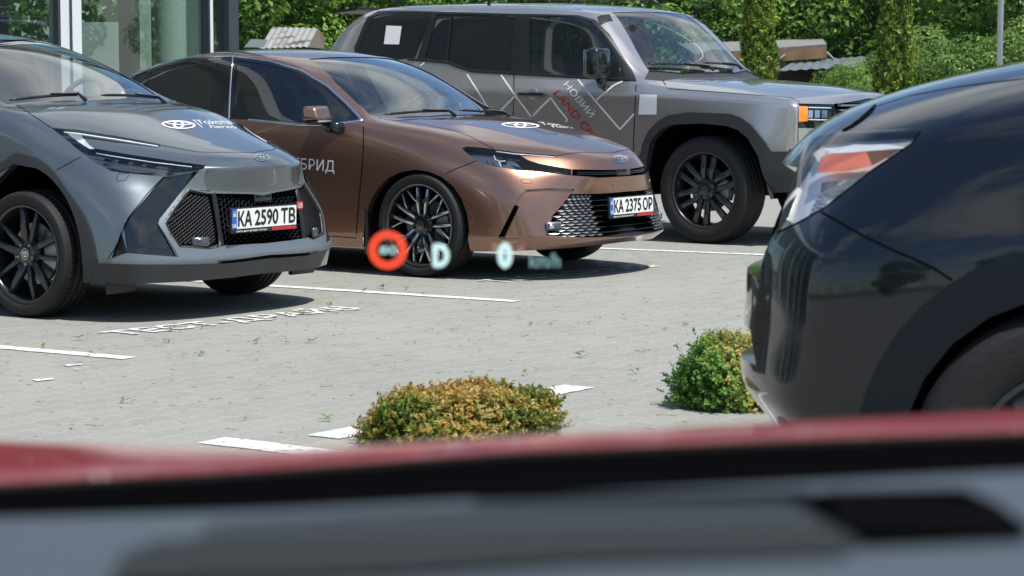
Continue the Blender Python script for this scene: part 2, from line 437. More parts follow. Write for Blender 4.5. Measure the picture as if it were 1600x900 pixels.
    def strip(s, bm, P, w, lift=.0012, h=0, mi=0, both=True, closed=False, taper=False):
        for k_, Q in enumerate([P, [mirv(p) for p in P][::-1]] if both else [P]):
            n = len(Q); rings = []
            for i, p in enumerate(Q):
                a = Q[(i-1) % n] if closed else Q[max(i-1, 0)]; b = Q[(i+1) % n] if closed else Q[min(i+1, n-1)]
                nn = s.nrm(p); t = (b-a); t = t.normalized() if t.length > 1e-9 else Vector((1, 0, 0)); sd_ = nn.cross(t).normalized()
                ww = w*(math.sin(math.pi*(i+.3)/(n-.4+.3)) if taper else 1)
                q = p+nn*lift
                if h: rings.append([bm.verts.new(q-sd_*ww/2), bm.verts.new(q-sd_*ww*.3+nn*h), bm.verts.new(q+sd_*ww*.3+nn*h), bm.verts.new(q+sd_*ww/2)])
                else: rings.append([bm.verts.new(q-sd_*ww/2), bm.verts.new(q+sd_*ww/2)])
            prs = list(zip(rings, rings[1:]))+([(rings[-1], rings[0])] if closed else [])
            for a, b in prs:
                for k in range(len(a)-1):
                    f = bm.faces.new((a[k], b[k], b[k+1], a[k+1])); f.material_index = mi
    def gap(s, pts, w=.0055, closed=False, both=True, step=7): s.strip(s.gaps, s.dense(pts, step, closed), w, .0009, closed=closed, both=both)
    def band(s, name, pts, w, mat, h=.006, closed=False, both=True, taper=False, step=7, sep=True, lift=.001):
        D = s.dense(pts, step, closed)
        for k in range(2 if both else 1):
            bm = bmesh.new(); s.strip(bm, D if k == 0 else [mirv(p) for p in D][::-1], w, lift, h, both=False, closed=closed, taper=taper); bm_obj(name, bm, mat, s.root)
    # ---- making objects out of panels
    def part(s, ids, name, mats, off=0, wall=None, parent=None, keep_ids=None, d=None, label=None):
        """faces of the listed panels -> one mesh. off moves it along the surface normal; wall = material slot of the side walls"""
        idn = [s.ids[i] for i in ids if i in s.ids]
        fs = [f for f in s.bm.faces if f[s.pl] in idn]
        if not fs: return None
        vm = {}; V = []; Fc = []; NL = []; MI = []; cache = {}
        for f in fs:
            idx = []
            for v in f.verts:
                if v.index not in cache or True:
                    pass
                k = v
                if k not in vm:
                    nn = s.nrm(v.co); cache[k] = nn; vm[k] = len(V); V.append(v.co+(Vector(d) if d else nn*off))
                idx.append(vm[k]); NL.append(cache[k])
            Fc.append(idx); MI.append(0)
        if wall is not None:
            fset = set(fs); vb = {}
            for f in fs:
                for e in f.edges:
                    if sum(1 for g in e.link_faces if g in fset) == 1:
                        lp = [l for l in e.link_loops if l.face is f][0]; a, b = lp.vert, lp.link_loop_next.vert
                        for v in (a, b):
                            if v not in vb: vb[v] = len(V); V.append(v.co-cache[v]*.004 if off > 0 else v.co.copy())
                        q = [vb[a], vb[b], vm[b], vm[a]]
                        nn = (V[q[1]]-V[q[0]]).cross(V[q[2]]-V[q[0]]); nn = nn.normalized() if nn.length > 1e-12 else Vector((0, 0, 1))
                        Fc.append(q); NL += [nn]*4; MI.append(wall)
        me = bpy.data.meshes.new(name); me.from_pydata([tuple(v) for v in V], [], Fc)
        for m in (mats if isinstance(mats, (list, tuple)) else [mats]): me.materials.append(m)
        me.polygons.foreach_set('material_index', MI); me.shade_smooth(); me.normals_split_custom_set([tuple(n) for n in NL])
        o = bpy.data.objects.new(name, me); link(o, parent or s.root)
        if label: o['label'] = label
        return o
    def pair(s, pid, name, mats, **k):
        r = []
        for i in (pid, pid+'#2'):
            if i in s.ids: r.append(s.part([i], name, mats, **k))
        return r
    def decal(s, name, V2, F2, cor, mat, lift=.0015, parent=None, maxe=.12, h=0, both=False, bm_in=None):
        """V2 in the unit square, cor = bottom-left, bottom-right, top-right, top-left measured on the photograph (or local points)"""
        bm = bmesh.new(); vs = [bm.verts.new((x, y, 0)) for x, y in V2]
        for f in F2:
            try: bm.faces.new([vs[i] for i in f])
            except ValueError: pass
        bmesh.ops.triangulate(bm, faces=bm.faces[:])
        for _ in range(3):
            es = [e for e in bm.edges if e.calc_length() > maxe]
            if not es: break
            bmesh.ops.subdivide_edges(bm, edges=es, cuts=1); bmesh.ops.triangulate(bm, faces=[f for f in bm.faces if len(f.verts) > 3])
        loc3 = len(cor[0]) == 3
        for v in bm.verts:
            x, y = v.co.x, v.co.y
            q = [cor[0][i]*(1-x)*(1-y)+cor[1][i]*x*(1-y)+cor[2][i]*x*y+cor[3][i]*(1-x)*y for i in range(len(cor[0]))]
            p = s.snap(Vector(q)) if loc3 else s.P1(tuple(q))
            v.co = p+s.nrm(p)*lift
        return bm_obj(name, bm, mat, parent or s.root, smooth=False)
    def logo(s, cor, mat, name='emblem', lift=.002, only_dec=True):
        V2 = []; F2 = []
        for out, inn in logo_polys():
            o0 = len(V2); n = len(out); V2 += out+inn
            F2 += [(o0+k, o0+(k+1) % n, o0+n+(k+1) % n, o0+n+k) for k in range(n)]
        return s.decal(name, V2, F2, cor, mat, lift)
    # ---- wheels
    def wheel(s, x, y, r, rr, wd, style):
        """y signed; outer face points away from the car centre"""
        sg = 1 if y > 0 else -1
        e = bpy.data.objects.new('wheel', None); e.empty_display_size = .1; e.location = (x, y, r); link(e, s.root)
        if sg < 0: e.rotation_euler = (0, 0, math.pi)
        # local frame: outer face towards +y at y=0, inward negative
        bm = bmesh.new(); h = r-rr
        prof = [(rr-.008, -.02), (rr+.004, -.004), (rr+.012, .002), (rr+h*.25, .010), (rr+h*.5, .013), (rr+h*.72, .008), (rr+h*.74, .0075), (rr+h*.76, .005), (rr+h*.9, -.006), (r-.012, -.018), (r-.004, -.03), (r-.0005, -.045)]
        gx = [-.07, -.115, -.16]
        for g in gx: prof += [(r, g+.005-.0), (r-.007, g+.0045), (r-.007, g-.0045), (r, g-.005)]
        prof = [p for p in prof if p[1] > -wd+.03]+[(r-.004, -wd+.03), (r-.02, -wd+.012), (rr+h*.5, -wd-.01), (rr, -wd+.02)]
        lathe(bm, prof, 96)
        # lateral sipes on the shoulder
        for k in range(72):
            a = 2*math.pi*k/72; m_ = Matrix.Rotation(-a, 4, 'Y')
            for f0, f1 in ((-.016, -.062),):
                p = [m_ @ Vector((r-.0045-.0035*0+.0052, yy, zz)) for yy, zz in ((f0-.006, -.0018), (f0-.006, .0018), (f1, .0045), (f1, .0009))]
                f = bm.faces.new([bm.verts.new(q) for q in p]); f.material_index = 1
        bm_obj('tyre', bm, [M['rubber'], M['void']], e)
        # rim
        bm = bmesh.new(); mats = {'a': [M['rim_black'], M['rim_black'], M['rim_dark']], 'b': [M['rim_black'], M['machined'], M['rim_black']], 'c': [M['rim_dark'], M['rim_dark'], M['rim_dark']]}[style]
        lathe(bm, [(rr-.002, -wd+.03), (rr+.001, -wd+.02), (rr-.02, -wd+.05), (rr-.03, -.09), (rr-.022, -.04), (rr-.014, -.012), (rr-.008, -.002), (rr+.003, .0), (rr+.005, -.006), (rr+.0, -.012)], 96, mi=0)
        if style == 'b': lathe(bm, [(rr-.009, .0008), (rr+.001, .0022)], 96, mi=1)
        def spoke(a, r0, r1, w0, w1, y0, y1, o0=0, o1=0, th=.035, bevel=.25, top=1):
            m_ = Matrix.Rotation(-a, 4, 'Y'); P = []
            for rad, w, yy, off in ((r0, w0, y0, o0), ((r0+r1)/2, (w0+w1)/2*.92, (y0+y1)/2+.006, (o0+o1)/2), (r1, w1, y1, o1)):
                P.append([m_ @ Vector((rad, yo, off+wo)) for wo, yo in ((-w/2, yy-th), (-w/2, yy-.006), (-w/2*(1-bevel), yy), (w/2*(1-bevel), yy), (w/2, yy-.006), (w/2, yy-th))])
            rg = [[bm.verts.new(q) for q in p] for p in P]
            for A_, B_ in zip(rg, rg[1:]):
                for k in range(5):
                    f = bm.faces.new((A_[k], A_[k+1], B_[k+1], B_[k])); f.material_index = top if k == 2 else 0; f.smooth = False
            f = bm.faces.new(rg[0]); f = bm.faces.new(rg[-1][::-1])
        R1 = rr-.012
        ph = math.pi/2
        if style == 'a':
            for k in range(5):
                a = ph+2*math.pi*k/5+.18
                spoke(a-.05, .05, R1, .050, .034, -.022, -.012, -.02, -.055, bevel=.45, top=2)
                spoke(a+.05, .05, R1, .034, .020, -.022, -.012, .014, .040, bevel=.3, top=2)
        elif style == 'b':
            for k in range(5):
                a = ph+2*math.pi*k/5+.1
                spoke(a, .055, R1, .032, .030, -.02, -.006, -.022, -.044, bevel=.55)
                spoke(a, .055, R1, .032, .030, -.02, -.006, .022, .044, bevel=.55)
                spoke(a+math.pi/5, .10, R1, .012, .020, -.03, -.006, -.055, -.02, bevel=.45)
                spoke(a-math.pi/5, .10, R1, .012, .020, -.03, -.006, .055, .02, bevel=.45)
        else:
            for k in range(6):
                a = ph+2*math.pi*k/6+.14
                spoke(a, .06, R1, .036, .052, -.028, -.010, -.030, -.050, bevel=.35, top=2)
                spoke(a, .06, R1, .036, .052, -.028, -.010, .030, .050, bevel=.35, top=2)
        lathe(bm, [(.001, -.02), (.055, -.021), (.078, -.03), (.082, -.06)], 40, mi=0)
        bmesh.ops.recalc_face_normals(bm, faces=bm.faces[:])
        rim = bm_obj('rim', bm, mats, e, smooth=True); rim.data.shade_flat() if False else None
        # hub cap with emblem ring, nuts
        bm = bmesh.new(); lathe(bm, [(.0001, -.012), (.026, -.012), (.029, -.016), (.029, -.024)], 32)
        bm_obj('hub_cap', bm, M['rim_black'], e)
        bm = bmesh.new()
        for out, inn in logo_polys(24):
            n = len(out)
            vo = [bm.verts.new(((x-.5)*-.044, -.0108, (y_-.5)*.034)) for x, y_ in out]; vi = [bm.verts.new(((x-.5)*-.044, -.0108, (y_-.5)*.034)) for x, y_ in inn]
            for k in range(n): bm.faces.new((vo[k], vo[(k+1) % n], vi[(k+1) % n], vi[k]))
        lathe(bm, [(.0275, -.0108), (.030, -.0108)], 32); bm_obj('hub_emblem', bm, M['chrome'], e)
        nn = 6 if style == 'c' else 5
        for k in range(nn):
            a = ph+2*math.pi*(k+.5)/nn; bm = bmesh.new(); m_ = Matrix.Translation((.057*math.cos(a), -.0, .057*math.sin(a)))
            lathe(bm, [(.0001, -.010), (.0075, -.010), (.0095, -.014), (.0095, -.03)], 6, m_); bm_obj('wheel_nut', bm, M['rim_dark'] if style != 'a' else M['steel'], e, smooth=False)
        bm = bmesh.new(); lathe(bm, [(.06, -.07), (.085, -.07), (.085, -.09), (.165, -.09), (.165, -.112), (.06, -.112)], 48); bm_obj('brake_disc', bm, M['steel'], e, smooth=False)
        bm = bmesh.new(); sA = .0
        for a0 in (sA,):
            pr = []
            for k in range(7):
                a = (a0 if sg > 0 else math.pi-a0)+(-.42+.84*k/6); pr.append(a)
            for ri, ro, ya, yb in ((.10, .19, -.06, -.085), (.165, .195, -.085, -.13)):
                rg = [[bm.verts.new((q*math.cos(a), y_, q*math.sin(a))) for q, y_ in ((ri, yb), (ri, ya), (ro, ya), (ro, yb))] for a in pr]
                for A_, B_ in zip(rg, rg[1:]):
                    for k in range(4): bm.faces.new((A_[k], A_[(k+1) % 4], B_[(k+1) % 4], B_[k]))
                bm.faces.new(rg[0]); bm.faces.new(rg[-1][::-1])
        bmesh.ops.recalc_face_normals(bm, faces=bm.faces[:]); bm_obj('brake_caliper', bm, M['caliper'], e, smooth=False)
        return e
    def wells(s, arcs, yin=.42, mat='void', lip='cladding'):
        """arcs: lists of local points (near side) of each arch opening; dark liners behind them"""
        for A in arcs:
            for sg in (1, -1):
                Q = [p.copy() if sg == s.near else mirv(p) for p in A]; n_ = Vector((0, -1 if Q[0].y > 0 else 1, 0))
                bm = bmesh.new()
                a = [bm.verts.new(p) for p in Q]; b = [bm.verts.new(p+n_*.05) for p in Q]; c = [bm.verts.new(Vector((p.x, (yin if p.y > 0 else -yin), p.z))) for p in Q]
                for k in range(len(Q)-1): bm.faces.new((b[k], b[k+1], c[k+1], c[k]))
                fl = bmesh.new(); fa = [fl.verts.new(p+n_*-.0005) for p in Q]; fb_ = [fl.verts.new(p+n_*.052) for p in Q]
                for k in range(len(Q)-1): fl.faces.new((fa[k], fa[k+1], fb_[k+1], fb_[k]))
                bm_obj('wheel_arch_flange', fl, M[lip], s.root)
                for v in a: bm.verts.remove(v)
                bm.faces.new(c)
                bm_obj('wheel_arch_liner', bm, M[mat], s.root)
    def cabin(s, x0, x1, w, zf, dash, seats, wheel, rear=True):
        """plain cabin seen through the glass: floor tub, dashboard, seats with head restraints, steering wheel"""
        bm = bmesh.new(); box(bm, ((x0+x1)/2, 0, zf-.02), (x0-x1, 2*w, .04)); bm_obj('cabin_floor', bm, M['seat'], s.root, False)
        bm = bmesh.new(); dx, dz = dash; box(bm, (dx+.0, 0, dz-.12), (.5, 2*w-.06, .24), bev=.06); box(bm, (dx-.2, .38, dz+.02), (.18, .36, .06), bev=.02); bm_obj('dashboard', bm, M['seat'], s.root)
        for (sx_, sy_) in seats:
            e = bmesh.new()
            box(e, (sx_, sy_, zf+.22), (.50, .50, .16), bev=.05)
            m_ = Matrix.Translation((sx_-.27, sy_, zf+.28)) @ Matrix.Rotation(-.28, 4, 'Y')
            box(e, (0, 0, .28), (.13, .48, .60), m_, bev=.05)
            st = bm_obj('seat', e, M['seat'], s.root)
            e = bmesh.new(); box(e, (0, 0, .68), (.10, .26, .17), m_, bev=.04); tube(e, [m_ @ Vector((0, -.07, .52)), m_ @ Vector((0, -.07, .64))], .008); tube(e, [m_ @ Vector((0, .07, .52)), m_ @ Vector((0, .07, .64))], .008)
            bm_obj('head_restraint', e, M['seat'], st)
        wx, wz = wheel; bm = bmesh.new(); m_ = Matrix.Translation((wx, .38, wz)) @ Matrix.Rotation(-1.15, 4, 'Y')
        n = 28; pts = [m_ @ Vector((.18*math.cos(2*math.pi*k/n), .18*math.sin(2*math.pi*k/n), 0)) for k in range(n+1)]
        tube(bm, pts, .015, 8); box(bm, (0, 0, -.02), (.10, .13, .05), m_, bev=.02)
        for a in (0, math.pi, -math.pi/2): tube(bm, [m_ @ Vector((0, 0, -.01)), m_ @ Vector((.17*math.sin(a)*1.0, .17*math.cos(a), 0))], .014, 6)
        bm_obj('steering_wheel', bm, M['trim_black'], s.root)
    def wiper(s, a, b, name='wiper'):
        A, B = s.P1(a), s.P1(b); bm = bmesh.new(); n = 10; pts = []
        for k in range(n+1):
            p = s.snap(A.lerp(B, k/n)); pts.append(p+s.nrm(p)*(.02))
        tube(bm, pts, [.009]*n+[.004], 6)
        q = pts[0]; tube(bm, [q+Vector((.07, 0, -.03)), q+Vector((.01, 0, .01)), pts[4]+s.nrm(pts[4])*.012], [.012, .010, .006], 6)
        bm_obj(name, bm, M['trim_black'], s.root)
    def plate(s, cx, z, tilt, text, frame_txt=True, yoff=0):
        """number plate: frame, white sheet, blue band with flag, characters"""
        m_ = Matrix.Translation((cx, yoff, z)) @ Matrix.Rotation(tilt, 4, 'Y') @ Matrix(((0, 0, 1, 0), (1, 0, 0, 0), (0, 1, 0, 0), (0, 0, 0, 1)))
        # plate space: x right as read, y up, z out
        bm = bmesh.new(); box(bm, (0, -.006, -.008), (.532, .136, .02), m_, bev=.004)
        fr = bm_obj('plate_frame', bm, M['trim_black'], s.root)
        def rect(bm, x0, y0, x1, y1, z_, mi=0):
            f = bm.faces.new([bm.verts.new(m_ @ Vector(p)) for p in ((x0, y0, z_), (x1, y0, z_), (x1, y1, z_), (x0, y1, z_))]); f.material_index = mi
        bm = bmesh.new(); rect(bm, -.26, -.050, .26, .056, .0026, 0); rect(bm, -.26, -.050, -.222, .056, .0032, 1)
        rect(bm, -.252, .030, -.230, .044, .0038, 3); rect(bm, -.252, .016, -.230, .030, .0038, 2)
        pl = bm_obj('number_plate', bm, [M['plate_white'], M['plate_blue'], M['plate_yellow'], simple('flag blue', (.12, .35, .75), .4)], s.root, False)
        def put(txt, x0, y0, x1, y1, z_, mat, name, bold=0):
            V2, F2 = norm_text(txt); bm = bmesh.new()
            offs = [(0, 0)] if not bold else [(-bold, 0, 0), (bold, 0, .0001), (0, bold, .0002), (0, -bold, .0003)]
            for of in offs:
                vs = [bm.verts.new(m_ @ Vector((x0+x*(x1-x0)+of[0], y0+y*(y1-y0)+of[1], z_+(of[2] if len(of) > 2 else 0)))) for x, y in V2]
                for f in F2:
                    try: bm.faces.new([vs[i] for i in f])
                    except ValueError: pass
            return bm_obj(name, bm, mat, fr if name == 'frame_lettering' else pl, False)
        a, b, c = text.split(' ')
        put(a, -.212, -.036, -.105, .043, .0040, M['plate_text'], 'plate_characters', .0028); put(b, -.078, -.036, .108, .043, .0040, M['plate_text'], 'plate_characters', .0028); put(c, .135, -.036, .248, .043, .0040, M['plate_text'], 'plate_characters', .0028)
        put('UA', -.256, -.042, -.227, -.022, .0040, M['plate_white'], 'country_letters', .0006)
        put('ТОЙОТА ЦЕНТР ЖИТОМИР "СТАР-КАР"', -.225, -.069, .02, -.058, .0030, M['plate_white'], 'frame_lettering', .0004)
        bm = bmesh.new(); rect(bm, .06, -.072, .262, -.054, .0032); bm_obj('frame_stripe', bm, M['red_film'], fr, False)
    def finish(s, mat):
        s.part(['body'], 'body', mat)
        if len(s.gaps.verts): bm_obj('panel_seams', s.gaps, M['gap'], s.root)
        s.bm.free()
# ------------------------------------------------------------------ paving and markings
ROW = math.pi/2-.9637                # direction of the paving courses and of the bay row, measured from +X ... u = (sin, cos)
U = Vector((math.cos(.9637), math.sin(.9637), 0)); Hh = Vector((math.sin(.9637), -math.cos(.9637), 0))
def mat_paving():
    m, nt, b = nmat('block paving'); n, l = nt.nodes, nt.links; setp(b, rough=.86)
    t = n.new('ShaderNodeTexCoord'); mp = n.new('ShaderNodeMapping'); mp.inputs['Rotation'].default_value[2] = -.9637; l.new(t.outputs['Object'], mp.inputs[0])
    # wavy edged blocks: shift the courses by a small sine
    sx = n.new('ShaderNodeSeparateXYZ'); l.new(mp.outputs[0], sx.inputs[0])
    s1 = n.new('ShaderNodeMath'); s1.operation = 'MULTIPLY'; s1.inputs[1].default_value = 2*math.pi/.112; l.new(sx.outputs[0], s1.inputs[0])
    s2 = n.new('ShaderNodeMath'); s2.operation = 'SINE'; l.new(s1.outputs[0], s2.inputs[0])
    s3 = n.new('ShaderNodeMath'); s3.operation = 'MULTIPLY_ADD'; s3.inputs[1].default_value = .0065; l.new(s2.outputs[0], s3.inputs[0]); l.new(sx.outputs[1], s3.inputs[2])
    nzz = n.new('ShaderNodeTexNoise'); nzz.inputs['Scale'].default_value = .8; nzz.inputs['Detail'].default_value = 3; l.new(t.outputs['Object'], nzz.inputs['Vector'])
    w1 = n.new('ShaderNodeMath'); w1.operation = 'MULTIPLY_ADD'; w1.inputs[1].default_value = .03; l.new(nzz.outputs[0], w1.inputs[0]); l.new(s3.outputs[0], w1.inputs[2])
    cb = n.new('ShaderNodeCombineXYZ'); l.new(sx.outputs[0], cb.inputs[0]); l.new(w1.outputs[0], cb.inputs[1])
    br = n.new('ShaderNodeTexBrick'); br.inputs['Scale'].default_value = 1; br.inputs['Brick Width'].default_value = .224; br.inputs['Row Height'].default_value = .132; br.inputs['Mortar Size'].default_value = .0066; br.inputs['Mortar Smooth'].default_value = .35; br.inputs['Bias'].default_value = 0
    br.inputs['Color1'].default_value = (.272, .270, .242, 1); br.inputs['Color2'].default_value = (.300, .297, .268, 1); br.inputs['Mortar'].default_value = (.36, .345, .295, 1); l.new(cb.outputs[0], br.inputs['Vector'])
    # large stains, fine grain
    z1 = n.new('ShaderNodeTexNoise'); z1.inputs['Scale'].default_value = .55; z1.inputs['Detail'].default_value = 8; z1.inputs['Roughness'].default_value = .6; l.new(t.outputs['Object'], z1.inputs['Vector'])
    r1 = n.new('ShaderNodeMapRange'); r1.inputs[1].default_value = .35; r1.inputs[2].default_value = .68; r1.inputs[3].default_value = .96; r1.inputs[4].default_value = 1.05; l.new(z1.outputs[0], r1.inputs[0])
    z2 = n.new('ShaderNodeTexNoise'); z2.inputs['Scale'].default_value = 60; z2.inputs['Detail'].default_value = 6; l.new(t.outputs['Object'], z2.inputs['Vector'])
    r2 = n.new('ShaderNodeMapRange'); r2.inputs[1].default_value = .3; r2.inputs[2].default_value = .7; r2.inputs[3].default_value = .88; r2.inputs[4].default_value = 1.1; l.new(z2.outputs[0], r2.inputs[0])
    mm = n.new('ShaderNodeMath'); mm.operation = 'MULTIPLY'; l.new(r1.outputs[0], mm.inputs[0]); l.new(r2.outputs[0], mm.inputs[1])
    mc = n.new('ShaderNodeMixRGB'); mc.blend_type = 'MULTIPLY'; mc.inputs[0].default_value = 1; l.new(br.outputs['Color'], mc.inputs[1]); l.new(mm.outputs[0], mc.inputs[2])
    # dark crumbs of soil in some of the joints
    z3 = n.new('ShaderNodeTexNoise'); z3.inputs['Scale'].default_value = 11; z3.inputs['Detail'].default_value = 4; l.new(t.outputs['Object'], z3.inputs['Vector'])
    r3 = n.new('ShaderNodeMapRange'); r3.inputs[1].default_value = .60; r3.inputs[2].default_value = .64; l.new(z3.outputs[0], r3.inputs[0])
    jm = n.new('ShaderNodeMath'); jm.operation = 'MULTIPLY'; l.new(br.outputs['Fac'], jm.inputs[0]); l.new(r3.outputs[0], jm.inputs[1])
    mj = n.new('ShaderNodeMixRGB'); mj.inputs[2].default_value = (.07, .06, .045, 1); l.new(jm.outputs[0], mj.inputs[0]); l.new(mc.outputs[0], mj.inputs[1]); l.new(mj.outputs[0], b.inputs['Base Color'])
    h1 = n.new('ShaderNodeMath'); h1.operation = 'MULTIPLY_ADD'; h1.inputs[1].default_value = -.7; l.new(br.outputs['Fac'], h1.inputs[0]); l.new(r2.outputs[0], h1.inputs[2])
    bp = n.new('ShaderNodeBump'); bp.inputs['Strength'].default_value = .5; bp.inputs['Distance'].default_value = .004; l.new(h1.outputs[0], bp.inputs['Height']); l.new(bp.outputs[0], b.inputs['Normal'])
    return m
def mat_marking():
    m, nt, b = nmat('worn white road paint'); n, l = nt.nodes, nt.links; setp(b, rough=.6)
    t = n.new('ShaderNodeTexCoord'); z = n.new('ShaderNodeTexNoise'); z.inputs['Scale'].default_value = 22; z.inputs['Detail'].default_value = 8; z.inputs['Roughness'].default_value = .7; l.new(t.outputs['Object'], z.inputs['Vector'])
    r = n.new('ShaderNodeValToRGB'); e = r.color_ramp.elements; e[0].position = .38; e[0].color = (.33, .33, .30, 1); e[1].position = .50; e[1].color = (.80, .80, .78, 1); l.new(z.outputs[0], r.inputs[0]); l.new(r.outputs[0], b.inputs['Base Color']); return m
G = py_obj('ground', [(-500, -400, -.6), (500, -400, -.6), (500, 900, -.6), (-500, 900, -.6)], [(0, 1, 2, 3)], simple('far ground', (.10, .13, .06), .9)); G['kind'] = 'structure'
pv = py_obj('pavement', [(-40, -25, 0), (45, -25, 0), (45, 33, 0), (-40, 33, 0)], [(0, 1, 2, 3)], mat_paving()); pv['kind'] = 'structure'
WM = mat_marking()
def jag_quad(name, a, b, w, label, rough=True, n=None, side_=None):
    """painted line from a to b with slightly ragged edges"""
    a, b = Vector((a[0], a[1], .004)), Vector((b[0], b[1], .004)); d = (b-a); L = d.length; d.normalize(); s_ = Vector((-d.y, d.x, 0)); n = n or max(4, int(L/.06)); rnd = random.Random(int(abs(a.x*100)+abs(b.y*100)))
    V = []; F = []
    for k in range(n+1):
        p = a+d*L*k/n; e1, e2 = (rnd.uniform(-.004, .004), rnd.uniform(-.004, .004)) if rough else (0, 0)
        V += [p+s_*(w/2+e1), p-s_*(w/2+e2)]
    for k in range(n): F.append((2*k, 2*k+1, 2*k+3, 2*k+2))
    o = py_obj(name, V, F, WM); return o
def gp(u, v): p = ground(u, v); return (p.x, p.y)
E1, E2 = Vector(gp(203, 561)), Vector(gp(808, 471)); dl = -Vector((Hh.x, Hh.y))
def line_thing(name, a, b, w): o = jag_quad(name, a, b, w, ''); o['kind'] = 'structure'; return o
back = lambda p, L: (p[0]-Hh.x*L, p[1]-Hh.y*L)
P_ = gp(203, 560.5); Q_ = gp(-60, 538); line_thing('road_marking', Q_, P_, .10)
P_ = gp(808, 471.5); Q_ = gp(430, 447.5); d_ = (Vector(Q_)-Vector(P_)).normalized(); line_thing('road_marking', tuple(Vector(P_)+d_*5.2), P_, .10)
P_ = gp(1290, 402.5); Q_ = gp(940, 388.5); d_ = (Vector(Q_)-Vector(P_)).normalized(); line_thing('road_marking', tuple(Vector(P_)+d_*6.5), P_, .10)
P_ = gp(1340, 362); Q_ = gp(1130, 352.5); d_ = (Vector(Q_)-Vector(P_)).normalized(); line_thing('road_marking', tuple(Vector(P_)+d_*6.5), P_, .10)
# line along the foot of the box bushes and the bay line of our own row
P_ = gp(505, 684); Q_ = gp(905, 604.5); line_thing('road_marking', P_, Q_, .15)
P_ = gp(330, 689); Q_ = gp(462, 704); d_ = (Vector(Q_)-Vector(P_)).normalized(); line_thing('road_marking', P_, tuple(Vector(P_)+d_*4), .15)
def road_text(txt, bl, br_, hgt):
    V2, F2 = norm_text(txt); a, b = Vector(gp(*bl)), Vector(gp(*br_)); x = b-a; y = Vector((-x.y, x.x)).normalized()*hgt
    V = []; F = []; off = [(0, 0), (.0035, 0), (-.0035, 0), (0, .03), (0, -.03)]
    for k, o_ in enumerate(off):
        s0 = len(V); V += [(a.x+x.x*(p[0]+o_[0])+y.x*(p[1]+o_[1]), a.y+x.y*(p[0]+o_[0])+y.y*(p[1]+o_[1]), .0045+.0002*k) for p in V2]; F += [tuple(i+s0 for i in f) for f in F2]
    o = py_obj('road_marking', V, F, WM); o['kind'] = 'structure'; return o
road_text('ТЕСТ-ДРАЙВ', (205, 526), (575, 484), .30); road_text('ТЕСТ-ДРАЙВ', (790, 443), (1040, 417), .30)
for (u, v, s_) in ((116, 571, .05), (70, 594, .055), (122, 578, .02)):
    a = gp(u, v); V = [(a[0]+s_*math.cos(k*1.05)*(.7+.5*math.sin(k*2.3)), a[1]+s_*1.3*math.sin(k*1.05)*(.7+.4*math.cos(k*1.7)), .0045) for k in range(6)]; o = py_obj('road_marking', V, [tuple(range(6))], WM); o['kind'] = 'structure'
# weeds in the joints
def leafmat(name, cols, rough=.5, trans=.35, var_scale=3.):
    m, nt, b = nmat(name); n, l = nt.nodes, nt.links
    at = n.new('ShaderNodeAttribute'); at.attribute_name = 'tone'
    r = n.new('ShaderNodeValToRGB'); e = r.color_ramp.elements
    while len(e) < len(cols): e.new(.5)
    for k, c_ in enumerate(cols): e[k].position = k/(len(cols)-1); e[k].color = tuple(c_)+(1,)
    l.new(at.outputs['Fac'], r.inputs[0]); l.new(r.outputs[0], b.inputs['Base Color']); setp(b, rough=rough, spec=.4)
    tr = n.new('ShaderNodeBsdfTranslucent'); l.new(r.outputs[0], tr.inputs[0]); mx_ = n.new('ShaderNodeMixShader'); mx_.inputs[0].default_value = trans; l.new(b.outputs[0], mx_.inputs[1]); l.new(tr.outputs[0], mx_.inputs[2]); l.new(mx_.outputs[0], n['Material Output'].inputs[0]); return m
def leaf_mesh(name, C, N, Ux, L, Wd, tone, mat, parent=None, fold=.25):
    """many pointed leaves: centre C, outward normal N, axis Ux, length L, width Wd (numpy arrays)"""
    N = N/np.linalg.norm(N, axis=1, keepdims=True); Ux = Ux-N*(Ux*N).sum(1, keepdims=True); Ux /= np.linalg.norm(Ux, axis=1, keepdims=True)+1e-9; S = np.cross(N, Ux); L = L[:, None]; Wd = Wd[:, None]
    a = C-Ux*L*.5; b = C+S*Wd*.5+N*Wd*fold; c_ = C+Ux*L*.5; d = C-S*Wd*.5+N*Wd*fold
    V = np.stack([a, b, c_, d], 1).reshape(-1, 3); n = len(C); me = bpy.data.meshes.new(name)
    me.vertices.add(4*n); me.vertices.foreach_set('co', V.astype(np.float32).ravel()); me.loops.add(6*n); me.polygons.add(2*n)
    idx = np.arange(n)[:, None]*4+np.array([[0, 1, 2, 0, 2, 3]]); me.loops.foreach_set('vertex_index', idx.ravel().astype(np.int32)); me.polygons.foreach_set('loop_start', (np.arange(2*n)*3).astype(np.int32)); me.polygons.foreach_set('loop_total', np.full(2*n, 3, np.int32))
    me.update(calc_edges=True); at = me.attributes.new('tone', 'FLOAT', 'FACE'); at.data.foreach_set('value', np.repeat(np.clip(tone, 0, 1), 2).astype(np.float32)); me.materials.append(mat)
    o = bpy.data.objects.new(name, me); link(o, parent); return o
def unit(n, rg):
    v = rg.normal(size=(n, 3)); return v/np.linalg.norm(v, axis=1, keepdims=True)
rg = np.random.default_rng(5)
WP = [(707, 0)]
spots = [(707-520+520, 0)]
